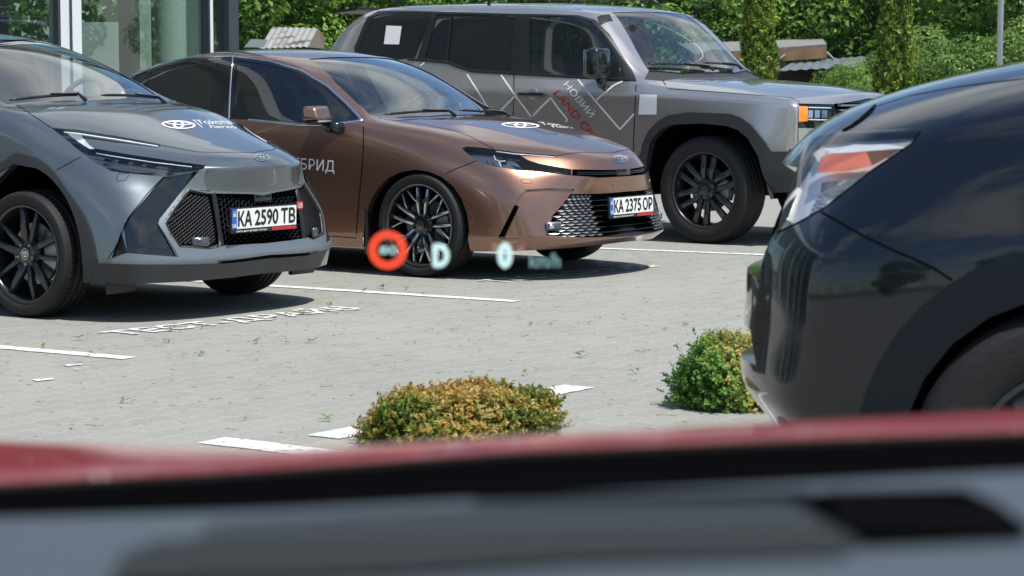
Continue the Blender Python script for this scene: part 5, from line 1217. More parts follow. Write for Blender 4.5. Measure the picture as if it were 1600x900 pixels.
    Afull = [Vector(p) for p in spline([tuple(p) for p in Af if p.x > .05]+[(-.06, -.905, Af[-2].z+.004)]+[tuple(p) for p in back], 1)]
    arch = [tuple(p) for p in Afull]
    c.cut('arch', arch+[(-.5, -.9, .05), (.5, -.9, .05)], side, reach=.4)
    A2 = [Vector((p.x-2.64, p.y, p.z)) for p in Afull]
    c.cut('arch', [tuple(p) for p in A2]+[(-3.14, -.9, .05), (-2.14, -.9, .05)], side, reach=.4)
    c.wells([Afull, A2])
    out_f = c.PL(spline([(152, 411), (149, 390), (141, 358), (128, 329), (107, 299), (90, 275), (67, 252), (33, 239), (3, 238)], 3))
    Ofull = [p for p in out_f if p.x > .05]+[Vector((-.06, -.905, out_f[-2].z+.004))]+[Vector((-p.x, p.y, p.z)) for p in out_f if p.x > .17][::-1]
    # lower cladding all round
    skirt = [('c', 425, 404), (341, 411), (171, 411.6), (142, 413), (141, 445), (306, 448), ('c', 425, 440)]
    S1 = c.PL(skirt[:4])
    c.cut('skirt', [(1.0, 0, .315), (.97, -.42, .318), (341, 411), (171, 411.6), (152, 411.5), (142, 445), (306, 450), (1.0, -.3, .12), (1.0, 0, .12)], (.8, -.6, 0), sym=True, dmin=-.5)
    c.cut('flare', [tuple(p) for p in Ofull]+[(-.54, -.9, .33), (-.54, -.9, .1), (.60, -.9, .1)], side, reach=.3)
    O2 = [Vector((p.x-2.64, p.y, p.z)) for p in Ofull]
    c.cut('flare', [tuple(p) for p in O2]+[(-3.2, -.9, .1), (-2.1, -.9, .1)], side, reach=.3)
    c.cut('flare', [(-.45, -.9, .345), (-2.2, -.9, .345), (-2.2, -.9, .1), (-.45, -.9, .1)], side)
    # glass
    ws = [(-.335, 0, 1.145), (-.345, -.3, 1.14), (-.39, -.5, 1.13), (12, 163), (-.62, -.665, 1.2), (-.92, -.64, 1.35), (-1.20, -.60, 1.45), (-1.235, -.5, 1.49), (-1.21, -.3, 1.515), (-1.18, 0, 1.52)]
    c.cut('windscreen', ws, (.55, 0, .83), sym=True)
    c.cut('surround', [(-.52, -.84, 1.135), (-.95, -.72, 1.335), (-1.3, -.69, 1.435), (-1.75, -.66, 1.485), (-2.25, -.65, 1.46), (-2.65, -.66, 1.37), (-2.6, -.75, 1.24), (-2.0, -.80, 1.19), (-1.4, -.84, 1.15)], side)
    c.cut('front_window', [(-.62, -.83, 1.15), (-.97, -.72, 1.31), (-1.3, -.69, 1.41), (-1.6, -.67, 1.455), (-1.62, -.83, 1.165)], side, only=('surround',))
    c.cut('rear_window', [(-1.70, -.67, 1.46), (-2.25, -.65, 1.435), (-2.5, -.66, 1.38), (-2.45, -.77, 1.245), (-1.72, -.83, 1.185)], side, only=('surround',))
    c.cut('roof_black', [(-1.23, 0, 1.53), (-1.25, -.35, 1.5), (-1.28, -.585, 1.48), (-.95, -.665, 1.37), (-.60, -.705, 1.20), (-.50, -.74, 1.15), (-.62, -.80, 1.16), (-.98, -.73, 1.34), (-1.3, -.70, 1.44), (-1.75, -.67, 1.50), (-2.3, -.66, 1.47), (-2.9, -.62, 1.35), (-3.1, 0, 1.33)], (.0, 0, 1), sym=True, only=('body',), dmin=.05)
    # nose
    lampd = (.75, -.6, .3)
    lamp = [(80, 200), (117, 202), (180, 212), (249, 225), (252.5, 228), (245, 231), (190, 224), (133, 217), (140, 225), (149, 232), (200, 241), (277, 252.6), (322, 258.7), (318, 264), (265, 275.4), (254, 276), (210, 272), (174, 267.6), (149, 255), (128, 240), (107, 221)]
    c.cut('lamp', lamp, lampd)
    air = [(256, 276.5), (266, 275.6), (311, 267), (249, 343), (247, 350), (252, 358), (276, 401), (199, 395), (193, 352), (200, 341)]
    c.cut('air', air, (.75, -.6, 0), dmin=-.1)
    vent = [(189, 362), (193, 375), (199, 395), (178, 402), (174, 404), (181, 385)]
    c.cut('vent', vent, (.6, -.8, 0))
    bay = [('c', 411, 305), (389, 303), (323, 302), (309, 299), (296, 296), (272, 326), (257, 350), (266, 366), (280, 386.5), (328, 390), (340, 384), ('c', 415, 380)]
    c.cut('bay', bay, (1, 0, 0), sym=True, dmin=-.2)
    frame = [('c', 411, 301), (323, 298), (318, 281), (322, 262), (313, 265), (249, 343), (247, 350), (252, 358), (279, 402), (192, 395.5), (176, 406), (172, 411.5), (341, 411.5), ('c', 425, 404)]
    c.cut('frame', frame, (1, 0, 0), sym=True, dmin=-.3)
    c.cut('nose', [('c', 411, 301), (323, 300), (318, 281), (323, 260), ('c', 405, 257)], (1, 0, 0), sym=True, dmin=-.4)
    c.cut('slot', [('c', 430, 398.5), (380, 403.5), (345, 407.5), (341, 411.3), (380, 409), ('c', 430, 404.5)], (1, 0, 0), sym=True, only=('frame', 'skirt', 'body'), dmin=-.3)
    hood = [('c', 395, 237.7), (340, 238.2), (308, 237.2), (280, 232), (253, 227), (249, 225), (180, 212), (117, 202), (80, 200), (52, 181), (26, 164), (-.37, -.58, 1.125), (-.34, -.45, 1.13), (-.31, -.3, 1.135), (-.295, 0, 1.14)]
    c.cut('bonnet', hood, (.3, 0, .95), sym=True)
    c.cut('front_door', [(-.50, -.9, 1.13), (-.50, -.9, .9), (-.46, -.9, .72), (-.56, -.9, .36), (-1.62, -.9, .36), (-1.66, -.9, 1.18), (-1.2, -.9, 1.2)], (0, -1, .15))
    c.cut('rear_door', [(-1.66, -.9, 1.2), (-1.62, -.9, .36), (-2.15, -.9, .36), (-2.25, -.9, .75), (-2.5, -.9, .95), (-2.5, -.9, 1.3)], (0, -1, .15))
    pm = M['paint_grey']
    c.part(['windscreen'], 'windscreen', M['glass_ws'], off=-.004); c.pair('surround', 'window_surround', M['gloss_black'])
    c.pair('front_window', 'front_door_window', M['glass_side'], off=-.003); c.pair('rear_window', 'rear_door_window', M['glass_dark'], off=-.003)
    c.part(['roof_black'], 'roof', M['gloss_black'])
    c.pair('flare', 'wheel_arch_cladding', M['cladding'], off=.010, wall=0); c.part(['skirt'], 'bumper_skirt', M['cladding'], off=.008, wall=0)
    c.pair('air', 'bumper_gloss_panel', M['gloss_black'], off=-.012, wall=0); c.pair('vent', 'bumper_side_vent', [M['cladding'], M['trim_black']], off=-.03, wall=1)
    c.part(['frame'], 'grille_frame', M['frame_grey'], off=.004, wall=0)
    c.part(['slot'], 'lower_air_intake', [M['void'], M['cladding']], off=-.06, wall=1)
    c.part(['nose'], 'nose_panel', pm); c.part(['bonnet'], 'bonnet', pm); c.pair('front_door', 'front_door', pm); c.pair('rear_door', 'rear_door', pm)
    c.part(['bay'], 'grille_bay', [M['void'], M['gloss_black']], off=-.07, wall=1)
    def gx(y, z):
        p = c.bvh.ray_cast(Vector((3, y, z)), Vector((-1, 0, 0)))[0]; return p.x if p is not None else .9
    B = c.PL(bay)
    pod = [B[4], B[5], B[6], B[7], B[8], B[9], Vector((0, B[10].y+.03, B[10].z)), Vector((0, B[2].y+.04, B[2].z))]
    podp = [(p.y, p.z) for p in pod]
    mid = [(B[2].y+.06, B[2].z), (B[10].y+.045, B[10].z), (-(B[10].y+.045), B[10].z), (-(B[2].y+.06), B[2].z)]
    bm = bmesh.new(); hexgrid(c, bm, mid, .0245, .0155, .16, .03, .018, gx); bm_obj('honeycomb_grille', bm, M['gloss_black'], c.root, False)
    for sg in (1, -1):
        pp = podp if sg > 0 else [(-y, z) for y, z in podp]
        ins = [(sum(p[0] for p in pp)/8, sum(p[1] for p in pp)/8)]; ins = [(ins[0][0]+(y-ins[0][0])*.86, ins[0][1]+(z-ins[0][1])*.86) for y, z in pp]
        bm = bmesh.new(); hexgrid(c, bm, ins, .013, .0085, .22, .012, .012, gx); po = bm_obj('fog_lamp_grille', bm, M['cladding'], c.root, False)
        # smooth rim round the pod
        bm = bmesh.new(); D = []
        n = len(pp)
        for k in range(n):
            for t in (0, .25, .5, .75):
                a, b = pp[k], pp[(k+1) % n]; y, z = a[0]+(b[0]-a[0])*t, a[1]+(b[1]-a[1])*t; D.append(Vector((gx(y, z), y, z)))
        c.strip(bm, D, .030, -.006, .010, both=False, closed=True); bm_obj('pod_rim', bm, M['trim_black'], po)
        base = c.P1((314, 378)); b_ = base if sg > 0 else mirv(base)
        bm = bmesh.new(); m_ = Matrix.Translation(b_+Vector((-.004, 0, 0))) @ Matrix.Rotation((-1 if sg > 0 else 1)*.5, 4, 'Z'); box(bm, (0, 0, 0), (.03, .10, .055), m_, bev=.014); fl = bm_obj('fog_lamp', bm, M['lamp_dark'], c.root)
        bm = bmesh.new(); box(bm, (.012, 0, 0), (.012, .05, .036), m_, bev=.005); bm_obj('fog_lamp_lens', bm, M['lamp_dark'], fl)
    # panel under the badge that hides the radar
    q = [c.P1(p) for p in ((392, 317), (419, 316), (419, 303), (392, 303.5))]
    bm = bmesh.new(); box(bm, (gx(0, .655)-.006, 0, sum(p.z for p in q)/4), (.02, abs(q[1].y-q[0].y), abs(q[0].z-q[2].z)), bev=.004); bm_obj('radar_cover', bm, M['gloss_black'], c.root)
    c.plate(.965, (c.P1((411, 341)).z)+.008, .03, 'КА 2590 ТВ', yoff=-.058)
    q0 = c.on(468, 321, 0, .955); bm = bmesh.new(); box(bm, (.955, q0.y, q0.z), (.01, .05, .042), bev=.003); gb = bm_obj('grille_badge', bm, M['red_film'], c.root)
    bm = bmesh.new(); V2, F2 = norm_text('GR'); vs = [bm.verts.new((.9615, q0.y-.02+x*.04, q0.z-.013+y*.026)) for x, y in V2]
    for f in F2: bm.faces.new([vs[k] for k in f])
    bm_obj('badge_letters', bm, M['white_paint'], gb, False)
    c.logo([(398, 252.5), (421, 252.5), (420, 240.5), (397, 240.5)], M['chrome'], lift=.004)
    # lamps
    for i, hl in enumerate(c.pair('lamp', 'headlight', [M['lamp_dark'], M['gloss_black']], off=-.04, wall=1)):
        c.part(['lamp'+('#2' if i else '')], 'lamp_cover', M['glass_lamp'], off=0, parent=hl)
        def bit(poly, mat, name, off=-.012, w=None):
            D = [c.P1(p) for p in poly]; D = [p+c.nrm(p)*off for p in D]
            if i: D = [mirv(p) for p in D]
            bm = bmesh.new()
            if w: tube(bm, D, w, 6)
            else: bm.faces.new([bm.verts.new(p) for p in D]); bmesh.ops.solidify(bm, geom=bm.faces[:], thickness=.006)
            bm_obj(name, bm, mat, hl)
        bit([(100, 206), (120, 208), (180, 217), (247, 228)], M['drl'], 'light_guide', -.004, .006)
        bit([(104, 206.5), (126, 209), (131, 216), (150, 231.5), (140, 232), (120, 219)], M['drl'], 'light_guide', -.004)
        bit([(128, 215), (146, 217), (244, 230)], M['reflector'], 'light_guide', -.012, .0035)
        for k in range(4):
            x = 164+k*22; y = 243.5+k*3.3
            bit([(x, y), (x+17, y+2.2), (x+11, y+6.8), (x-3, y+4.4)], M['reflector'], 'lamp_reflector', -.016)
        bit([(150, 238), (180, 243), (240, 252), (300, 259)], M['drl'], 'light_guide', -.008, .0035)
        bit([(166, 252), (184, 254), (238, 262), (250, 268), (214, 268), (180, 262)], M['lamp_silver'] if False else M['frame_grey'], 'lamp_lower_reflector', -.02)
        bit([(262, 258), (300, 261.5), (306, 263), (262, 270)], M['gloss_black'], 'lamp_inner_bezel', -.012)
    # seams
    c.gap([('c', 395, 237.7), (340, 238.2), (308, 237.2), (280, 232), (253, 227)], .005); c.gap([(80, 200), (52, 181), (26, 164)], .006)
    c.gap([(127, 245), (108, 255), (88, 266)], .005); c.gap([(256, 276.5), (230, 303), (200, 341), (190, 365), (180, 388), (168, 405)], .005)
    c.gap([(182, 278), (186, 270.5), (198, 271), (202, 273), (196, 282), (184, 283), (182, 278)], .003)
    c.gap([(-.50, -.9, 1.1), (-.50, -.9, .9), (-.46, -.9, .72), (-.56, -.9, .36)]); c.gap([(-1.62, -.9, .36), (-1.66, -.9, 1.12)])
    c.wiper((-.36, -.15, 1.15), (14, 162)); c.wiper((-.36, .5, 1.15), (-.34, .02, 1.15))
    c.logo([(252, 200), (305, 203), (306, 190), (253, 187.5)], M['white_paint'], name='bonnet_emblem_film')
    V2, F2 = norm_text('Тойота'); c.decal('bonnet_lettering', V2, F2, [(312, 194.5), (364, 194.5), (352, 187.5), (305, 187.5)], M['white_paint'])
    V2, F2 = norm_text('Легко'); c.decal('bonnet_lettering', V2, F2, [(329, 200.5), (371, 201), (365, 196.5), (324, 196)], M['white_paint'])
    c.decal('bonnet_lettering', [(0, 0), (1, 0), (1, 1), (0, 1)], [(0, 1, 2, 3)], [(315.5, 199.5), (317, 199.5), (302, 187.3), (300.5, 187.3)], M['white_paint'])
    for x in (0, -2.64):
        for sg in (-1, 1): c.wheel(x, sg*.902, .342, .262, .225, 'a')
    for sg in (-1, 1):
        bm = bmesh.new(); box(bm, (.55, sg*.73, .20), (.03, .20, .10), bev=.006); bm_obj('air_deflector', bm, M['trim_black'], c.root)
        m0 = Vector((-1.02, sg*.93, 1.13)); bm = bmesh.new(); box(bm, m0, (.12, .22, .15), bev=.045); mo = bm_obj('wing_mirror', bm, pm, c.root)
        bm = bmesh.new(); tube(bm, [m0+Vector((0, -sg*.05, -.04)), Vector((-.64, sg*.85, 1.10))], .03); bm_obj('mirror_foot', bm, M['gloss_black'], mo)
    c.cabin(-.35, -2.7, .78, .33, (-.55, 1.08), [(-1.3, -.38), (-1.3, .38), (-2.1, -.38), (-2.1, .38)], (-.86, 1.10), None)
    bm = bmesh.new(); box(bm, (-1.32, 0, .26), (4.0, 1.4, .06)); bm_obj('underbody', bm, M['underbody'], c.root, False)
    c.finish(pm); return c
# ------------------------------------------------------------------ tall warm grey off-roader
def build_offroader():
    c = Car('off_roader', 'tall boxy grey off-road estate with white zigzag lines and lettering on its door', 'car', (2.0386, 18.8231), .90466-math.pi/2)
    fr = [1, .86, .62, .31, 0]
    rows = [
     {'side': [(.68, .82, .42), (.5, .93, .40), (-.5, .90, .38), (-3.3, .90, .40), (-4.02, .84, .46)], 'front': [(0, .93, .42), (.4, .92, .42), (.75, .86, .42)], 'rear': [(0, -4.14, .48), (.6, -4.13, .48)]},
     {'side': [(.72, .86, .56), (.5, .965, .56), (0, .965, .56), (-.6, .955, .54), (-1.5, .945, .53), (-3.3, .96, .56), (-4.07, .87, .58)], 'front': [(0, .99, .55), (.4, .98, .55), (.75, .90, .555)], 'rear': [(0, -4.18, .62), (.6, -4.17, .62)]},
     {'side': [(.74, .87, .725), (.5, .965, .73), (0, .965, .74), (-.6, .955, .70), (-1.5, .95, .70), (-3.3, .96, .72), (-4.09, .88, .74)], 'front': [(0, .98, .73), (.4, .97, .73), (.75, .90, .73)], 'rear': [(0, -4.19, .76), (.6, -4.18, .76)]},
     {'side': [(.75, .87, .90), (.5, .945, .92), (0, .955, .94), (-.6, .955, .90), (-1.5, .95, .90), (-3.3, .95, .92), (-4.10, .88, .94)], 'front': [(0, .93, .90), (.4, .925, .90), (.75, .87, .90)], 'rear': [(0, -4.2, .95), (.6, -4.19, .95)]},
     {'side': [(.75, .865, 1.05), (.5, .93, 1.08), (0, .94, 1.11), (-.6, .955, 1.13), (-1.5, .957, 1.14), (-3.3, .95, 1.16), (-4.11, .87, 1.18)], 'front': [(0, .93, 1.05), (.4, .925, 1.05), (.75, .865, 1.05)], 'rear': [(0, -4.2, 1.2), (.6, -4.19, 1.2)]},
     {'side': [(.70, .83, 1.095), (.5, .865, 1.125), (.2, .875, 1.145), (-.15, .885, 1.165), (-.5, .89, 1.19), (-.72, .905, 1.235), (-1.2, .905, 1.25), (-1.85, .902, 1.26), (-2.4, .897, 1.285), (-2.65, .895, 1.35), (-3.3, .885, 1.37), (-4.09, .84, 1.37)], 'front': [(0, .84, 1.145), (.4, .83, 1.13), (.75, .77, 1.105)], 'rear': [(0, -4.17, 1.38), (.6, -4.16, 1.38)]},
    ]
    xs = [.5, .2, -.15, -.5, -.74, -.95, -1.18, -1.7, -2.3, -2.65, -3.2, -3.75]
    tops = [
     [(.5, .5, .72, 1.15), (.2, .2, .735, 1.18), (-.15, -.15, .745, 1.205), (-.5, -.5, .76, 1.225), (-.74, -.76, .825, 1.30), (-.95, -.98, .805, 1.55), (-1.18, -1.19, .79, 1.715), (-1.7, -1.7, .785, 1.762), (-2.3, -2.3, .785, 1.78), (-2.65, -2.65, .78, 1.785), (-3.2, -3.2, .77, 1.785), (-3.75, -3.80, .745, 1.765)],
     [(.5, .5, .62, 1.155), (.2, .2, .63, 1.19), (-.15, -.15, .64, 1.22), (-.5, -.5, .66, 1.24), (-.74, -.71, .72, 1.31), (-.95, -.94, .70, 1.56), (-1.18, -1.17, .68, 1.775), (-1.7, -1.7, .69, 1.825), (-2.3, -2.3, .69, 1.84), (-2.65, -2.65, .685, 1.845), (-3.2, -3.2, .67, 1.845), (-3.75, -3.86, .64, 1.83)],
     [(.5, .53, .36, 1.185), (.2, .22, .36, 1.21), (-.15, -.13, .37, 1.235), (-.5, -.47, .38, 1.25), (-.74, -.66, .38, 1.315), (-.95, -.89, .37, 1.57), (-1.18, -1.14, .36, 1.80), (-1.7, -1.7, .36, 1.855), (-2.3, -2.3, .36, 1.87), (-2.65, -2.65, .36, 1.873), (-3.2, -3.2, .35, 1.87), (-3.75, -3.90, .34, 1.86)],
     [(.5, .55, 0, 1.19), (.2, .23, 0, 1.215), (-.15, -.12, 0, 1.24), (-.5, -.45, 0, 1.252), (-.74, -.64, 0, 1.32), (-.95, -.87, 0, 1.575), (-1.18, -1.12, 0, 1.81), (-1.7, -1.7, 0, 1.862), (-2.3, -2.3, 0, 1.877), (-2.65, -2.65, 0, 1.88), (-3.2, -3.2, 0, 1.875), (-3.75, -3.91, 0, 1.865)],
    ]
    cr = [('row', 5, .6, 0, 13), ('frow', 5, .7, 0, 4), ('st', 4, .8, 1, 4), ('top', 1, .7, 4, 13), ('top', 2, .4, 5, 13), ('row', 1, .5, 0, 13), ('frow', 2, .6, 0, 4), ('fcol', 0, .45, 0, 5), ('row', 4, .7, 0, 13), ('st', 7, .3, 2, 4)]
    c.shell(dict(xs=xs, rows=rows, tops=tops, fr=fr, creases=cr))
    side = (0, -1, .1)
    pm = M['paint_silver']
    arch = [(1203, 297), (1195.6, 278), (1186, 244), (1171, 217), (1154, 203), (1137, 197), (1095, 193), (1049, 195), (1032, 204.5), (1018, 221.6), (1012, 249), (1010, 290)]
    A = c.PL(arch); A = A[:-1]+[Vector((-.555, -.96, .35))]; A[0] = Vector((.60, -.96, .36))
    c.cut('arch', [tuple(p) for p in A]+[(-.56, -.96, .1), (.62, -.96, .1)], side, reach=.4)
    A2 = [Vector((p.x-2.85, p.y, p.z)) for p in A]
    c.cut('arch', [tuple(p) for p in A2]+[(-3.41, -.96, .1), (-2.23, -.96, .1)], side, reach=.4)
    c.wells([A, A2], yin=.45)
    outl = [(1246, 237), (1206, 236.5), (1202, 231), (1195.6, 221), (1175.6, 196), (1160, 184), (1142, 178), (1078, 175.6), (1047, 180), (1030, 189), (1015.6, 204), (1006, 225), (1003, 240)]
    O = c.PL(outl)
    c.cut('flare', [tuple(p) for p in O]+[(-.64, -.96, .60), (-.66, -.96, .3), (.9, -.96, .3), (.95, -.9, .73)], (.1, -1, .1), reach=.3)
    O2 = [Vector((p.x-2.85, p.y, p.z)) for p in O[2:]]
    c.cut('flare', [tuple(p) for p in O2]+[(-3.5, -.96, .6), (-3.5, -.96, .3), (-2.2, -.96, .3), (-2.2, -.96, .6)], side)
    c.cut('flare', [(-.6, -.96, .58), (-2.3, -.96, .58), (-2.3, -.96, .3), (-.6, -.96, .3)], side)
    c.cut('surround', [(994, 126), (952.5, 53), (931, 31), (903, 23.4), (805, 21.5), (700, 18.5), (640, 16.5), (591, 17), (575, 26.5), (567, 41), (553, 75), (-3.60, -.9, 1.40), (-3.3, -.91, 1.385), (637.5, 92), (700, 97.5), (719, 105), (737.5, 111), (825, 115.6)], side)
    c.cut('front_window', [(978, 120.5), (940.6, 50), (925, 34), (897, 26), (828, 25.5), (827.5, 115)], side, only=('surround',))
    c.cut('rear_window', [(797, 110), (803, 24), (707, 22.5), (700, 94), (722, 103), (740, 107)], side, only=('surround',))
    c.cut('rear_window_fixed', [(703.5, 22.5), (683, 22), (664, 91), (696.5, 94)], side, only=('surround',))
    c.cut('quarter_window', [(675, 20), (600, 19), (585, 26), (573, 45), (559, 78), (-3.5, -.9, 1.42), (652, 91)], side, only=('surround',))
    c.cut('windscreen', [(-.60, 0, 1.27), (-.61, -.38, 1.27), (1014, 110), (955, 19.5), (-1.13, -.36, 1.80), (-1.105, 0, 1.81)], (.75, 0, .6), sym=True)
    c.cut('a_strip', [(933, 27), (953, 22), (958, 33), (937, 40)], (.1, -1, .4))
    c.cut('cowl', [(-.46, 0, 1.25), (-.47, -.38, 1.25), (-.50, -.66, 1.24), (1037, 127), (1007, 124), (1014, 110), (-.61, -.38, 1.27), (-.60, 0, 1.27)], (.5, 0, .9), sym=True)
    c.cut('bonnet', [(.86, 0, 1.16), (.85, -.35, 1.15), (1313, 161), (1249, 159), (1235.6, 152.4), (1122, 144), (1044, 138.7), (1035.6, 126.7), (-.50, -.66, 1.24), (-.47, -.38, 1.25), (-.455, 0, 1.25)], (.2, 0, 1), sym=True)
    c.cut('lamp_amber', [(1248, 166), (1262, 166.5), (1261.5, 189.5), (1248, 190)], (.8, -.6, 0), dmin=-.3)
    c.cut('lamp', [(1262, 165), (1306, 167), (1301, 190), (1261.5, 189.5)], (1, 0, 0), dmin=-.3)
    c.cut('grille', [(1.1, 0, 1.07), (1.0, -.49, 1.065), (1.0, -.49, .93), (1.1, 0, .93)], (1, 0, 0), sym=True)
    c.cut('nose_black', [(1.1, 0, 1.10), (1302, 163), (1246.5, 161.5), (1246.5, 200), (1300, 201), (1.1, 0, .90)], (1, 0, 0), sym=True, dmin=-.2)
    c.cut('lower_bumper', [(1.1, 0, .73), (1.0, -.84, .73), (1.0, -.95, .735), (1.0, -.95, .3), (1.1, 0, .3)], (1, 0, 0), sym=True, dmin=-.3)
    c.cut('front_door', [(993, 126.7), (990, 222), (-.64, -.95, .58), (-1.86, -.95, .58), (803, 150), (803, 114)], (0, -1, .1))
    c.cut('rear_door', [(803, 114), (-1.86, -.95, .58), (-2.4, -.95, .58), (-2.5, -.95, .9), (-2.75, -.95, 1.1), (-2.78, -.93, 1.38), (-2.5, -.93, 1.4)], (0, -1, .1))
    c.part(['windscreen'], 'windscreen', M['glass_ws'], off=-.003); c.pair('surround', 'window_surround', M['trim_black'])
    c.pair('front_window', 'front_door_window', M['glass_side'], off=-.006); c.pair('rear_window', 'rear_door_window', M['glass_dark'], off=-.006); c.pair('rear_window_fixed', 'rear_door_fixed_window', M['glass_dark'], off=-.006); c.pair('quarter_window', 'quarter_window', M['glass_dark'], off=-.003)
    c.pair('a_strip', 'pillar_strip', M['trim_black'], off=.001)
    c.part(['cowl'], 'windscreen_cowl', M['cladding'], off=-.010, wall=0); c.part(['bonnet'], 'bonnet', pm)
    c.pair('flare', 'wheel_arch_cladding', M['cladding'], off=.022, wall=0)
    c.part(['nose_black'], 'headlight_surround', M['gloss_black'], off=-.006); c.part(['grille'], 'grille', [M['void'], M['gloss_black']], off=-.05, wall=1)
    c.part(['lower_bumper'], 'front_bumper', M['cladding'], off=.01, wall=0)
    for i, hl in enumerate(c.pair('lamp', 'headlight', [M['lamp_dark'], M['gloss_black']], off=-.04, wall=1)):
        c.part(['lamp'+('#2' if i else '')], 'lamp_cover', M['glass_lamp'], off=0, parent=hl)
        for k in range(3):
            D = [c.P1(p) for p in ((1266+k*11, 172), (1274+k*11, 172.5), (1273.5+k*11, 184), (1265.5+k*11, 184))]; D = [p+Vector((-.02, 0, 0)) for p in D]
            if i: D = [mirv(p) for p in D]
            bm = bmesh.new(); bm.faces.new([bm.verts.new(p) for p in D]); bm_obj('lamp_reflector', bm, M['reflector'], hl, False)
        for yy in (168, 187):
            D = [c.P1((1264+k*6, yy+k*.15)) for k in range(7)]; D = [p+Vector((-.008, 0, 0)) for p in D]
            if i: D = [mirv(p) for p in D]
            bm = bmesh.new(); tube(bm, D, .006, 6); bm_obj('light_guide', bm, M['drl'], hl)
    c.pair('lamp_amber', 'side_indicator', [M['amber'], M['amber']], off=.001)
    bm = bmesh.new()
    for k in range(4): box(bm, (.90, 0, .945+k*.035), (.04, .96, .012), bev=.003)
    bm_obj('grille_bar', bm, M['satin_silver'], c.root); c.pair('front_door', 'front_door', pm); c.pair('rear_door', 'rear_door', pm)
    c.gap([(994, 127), (993, 150), (991, 200), (990, 222), (-.64, -.95, .59)], .008); c.gap([(803, 114), (803, 150), (-1.86, -.95, .58)], .008); c.gap([(1035.6, 126.7), (1044, 138.7), (1122, 144), (1235.6, 152.4), (1249, 159)], .007); c.gap([(1247, 160), (1247, 200), (1246.5, 236)], .006)
    c.band('waist_trim', [(994, 126), (825, 116.2), (737.5, 111.4), (719, 105.4), (700, 98), (637.5, 92.4)], .022, M['trim_black'], .006)
    # film graphics on the doors
    wp = M['white_paint']
    for L in ([(730, 116), (742, 135), (753, 152), (765, 172)], [(783, 117), (806, 150), (830, 182)], [(780, 176), (790, 165), (804, 151)], [(833, 181), (846, 167), (861, 153), (874, 171), (887, 187), (884, 191)], [(903, 124), (930, 157), (950, 180), (969, 202), (980, 190), (991, 178)], [(932.5, 156), (941, 148.5), (950, 141), (960, 133), (973, 127)], [(657, 103), (664, 97)]):
        bm = bmesh.new(); c.strip(bm, c.dense(L, 5), .014, .003, both=False); bm_obj('film_line', bm, wp, c.root, False)
    V2, F2 = norm_text('НОВИЙ'); c.decal('door_lettering', V2, F2, [(880, 133), (922, 184), (933, 176), (891, 125)], wp, lift=.003)
    V2, F2 = norm_text('LAND CRUISER'); c.decal('door_lettering', V2, F2, [(864, 146), (955, 255), (964, 249), (874, 140)], M['red_film'], lift=.003)
    for q in ([(998, 179), (1026, 179), (1027, 148), (1000, 147.5)], [(600, 69), (624, 69.5), (628, 41), (604, 40)]):
        c.decal('white_sticker', [(0, 0), (1, 0), (1, 1), (0, 1)], [(0, 1, 2, 3)], q, wp, lift=.003)
    c.logo([(1225, 125), (1262, 129), (1255, 124.5), (1222, 121.5)], wp, name='bonnet_emblem_film'); V2, F2 = norm_text('Тойота'); c.decal('bonnet_lettering', V2, F2, [(1266, 129), (1303, 132), (1292, 128.5), (1260, 125.5)], wp)
    # handles
    for x0 in (0, -1.02):
        for sg in (-1, 1):
            h = c.on(832, 147.5, 1, -.96); h.x += x0
            if sg > 0: h = mirv(h)
            bm = bmesh.new(); box(bm, h+Vector((0, sg*.018, 0)), (.26, .03, .034), bev=.012); hd = bm_obj('door_handle', bm, M['gloss_black'], c.root)
            bm = bmesh.new(); bmesh.ops.create_uvsphere(bm, u_segments=24, v_segments=10, radius=.052, matrix=Matrix.Translation(h+Vector((-.0, -sg*.012, 0))) @ Matrix.Diagonal((1.1, .25, .95, 1))); bm_obj('handle_recess', bm, M['gloss_black'] if x0 else M['satin_silver'], hd)
    for sg in (-1, 1):
        m0 = c.on(934, 99, 1, -1.03)
        if sg > 0: m0 = mirv(m0)+Vector((-.22, -.06, 0))
        bm = bmesh.new(); box(bm, m0, (.13, .21, .24), Matrix(), bev=.04); mo = bm_obj('wing_mirror', bm, M['gloss_black'], c.root)
        bm = bmesh.new(); box(bm, (m0.x-.068, m0.y, m0.z+.005), (.006, .18, .20), bev=.002); bm_obj('mirror_glass', bm, M['chrome'], mo)
        bm = bmesh.new(); tube(bm, [m0+Vector((0, -sg*.03, -.10)), m0+Vector((0, -sg*.06, -.165)), Vector((m0.x+.01, sg*.93, 1.18))], [.045, .04, .035]); bm_obj('mirror_foot', bm, M['gloss_black'], mo)
        bm = bmesh.new(); tube(bm, [(-1.45, sg*.56, 1.85), (-1.55, sg*.56, 1.91), (-3.3, sg*.55, 1.945), (-3.45, sg*.545, 1.87)], .016)
        for xx in (-2.4,): tube(bm, [(xx, sg*.555, 1.84), (xx, sg*.555, 1.93)], .014)
        bm_obj('roof_rail', bm, M['trim_black'], c.root)
    bm = bmesh.new(); prism(bm, [(-3.80, -.62, 1.85), (-3.80, .62, 1.85), (-4.10, .60, 1.825), (-4.10, -.60, 1.825)], (0, 0, -.025)); bm_obj('roof_spoiler', bm, M['trim_black'], c.root, False)
    c.wiper((1102, 107), (1011, 103)); c.wiper((1146, 105), (1097, 101))
    for x in (0, -2.85):
        for sg in (-1, 1): c.wheel(x, sg*.955, .41, .288, .27, 'c')
    c.cabin(-.6, -3.6, .82, .60, (-.85, 1.20), [(-1.55, -.40), (-1.55, .40), (-2.45, -.40), (-2.45, .40)], (-1.12, 1.25), None)
    bm = bmesh.new(); box(bm, (-1.55, 0, .42), (4.6, 1.4, .10)); bm_obj('underbody', bm, M['underbody'], c.root, False)
    c.finish(pm); return c
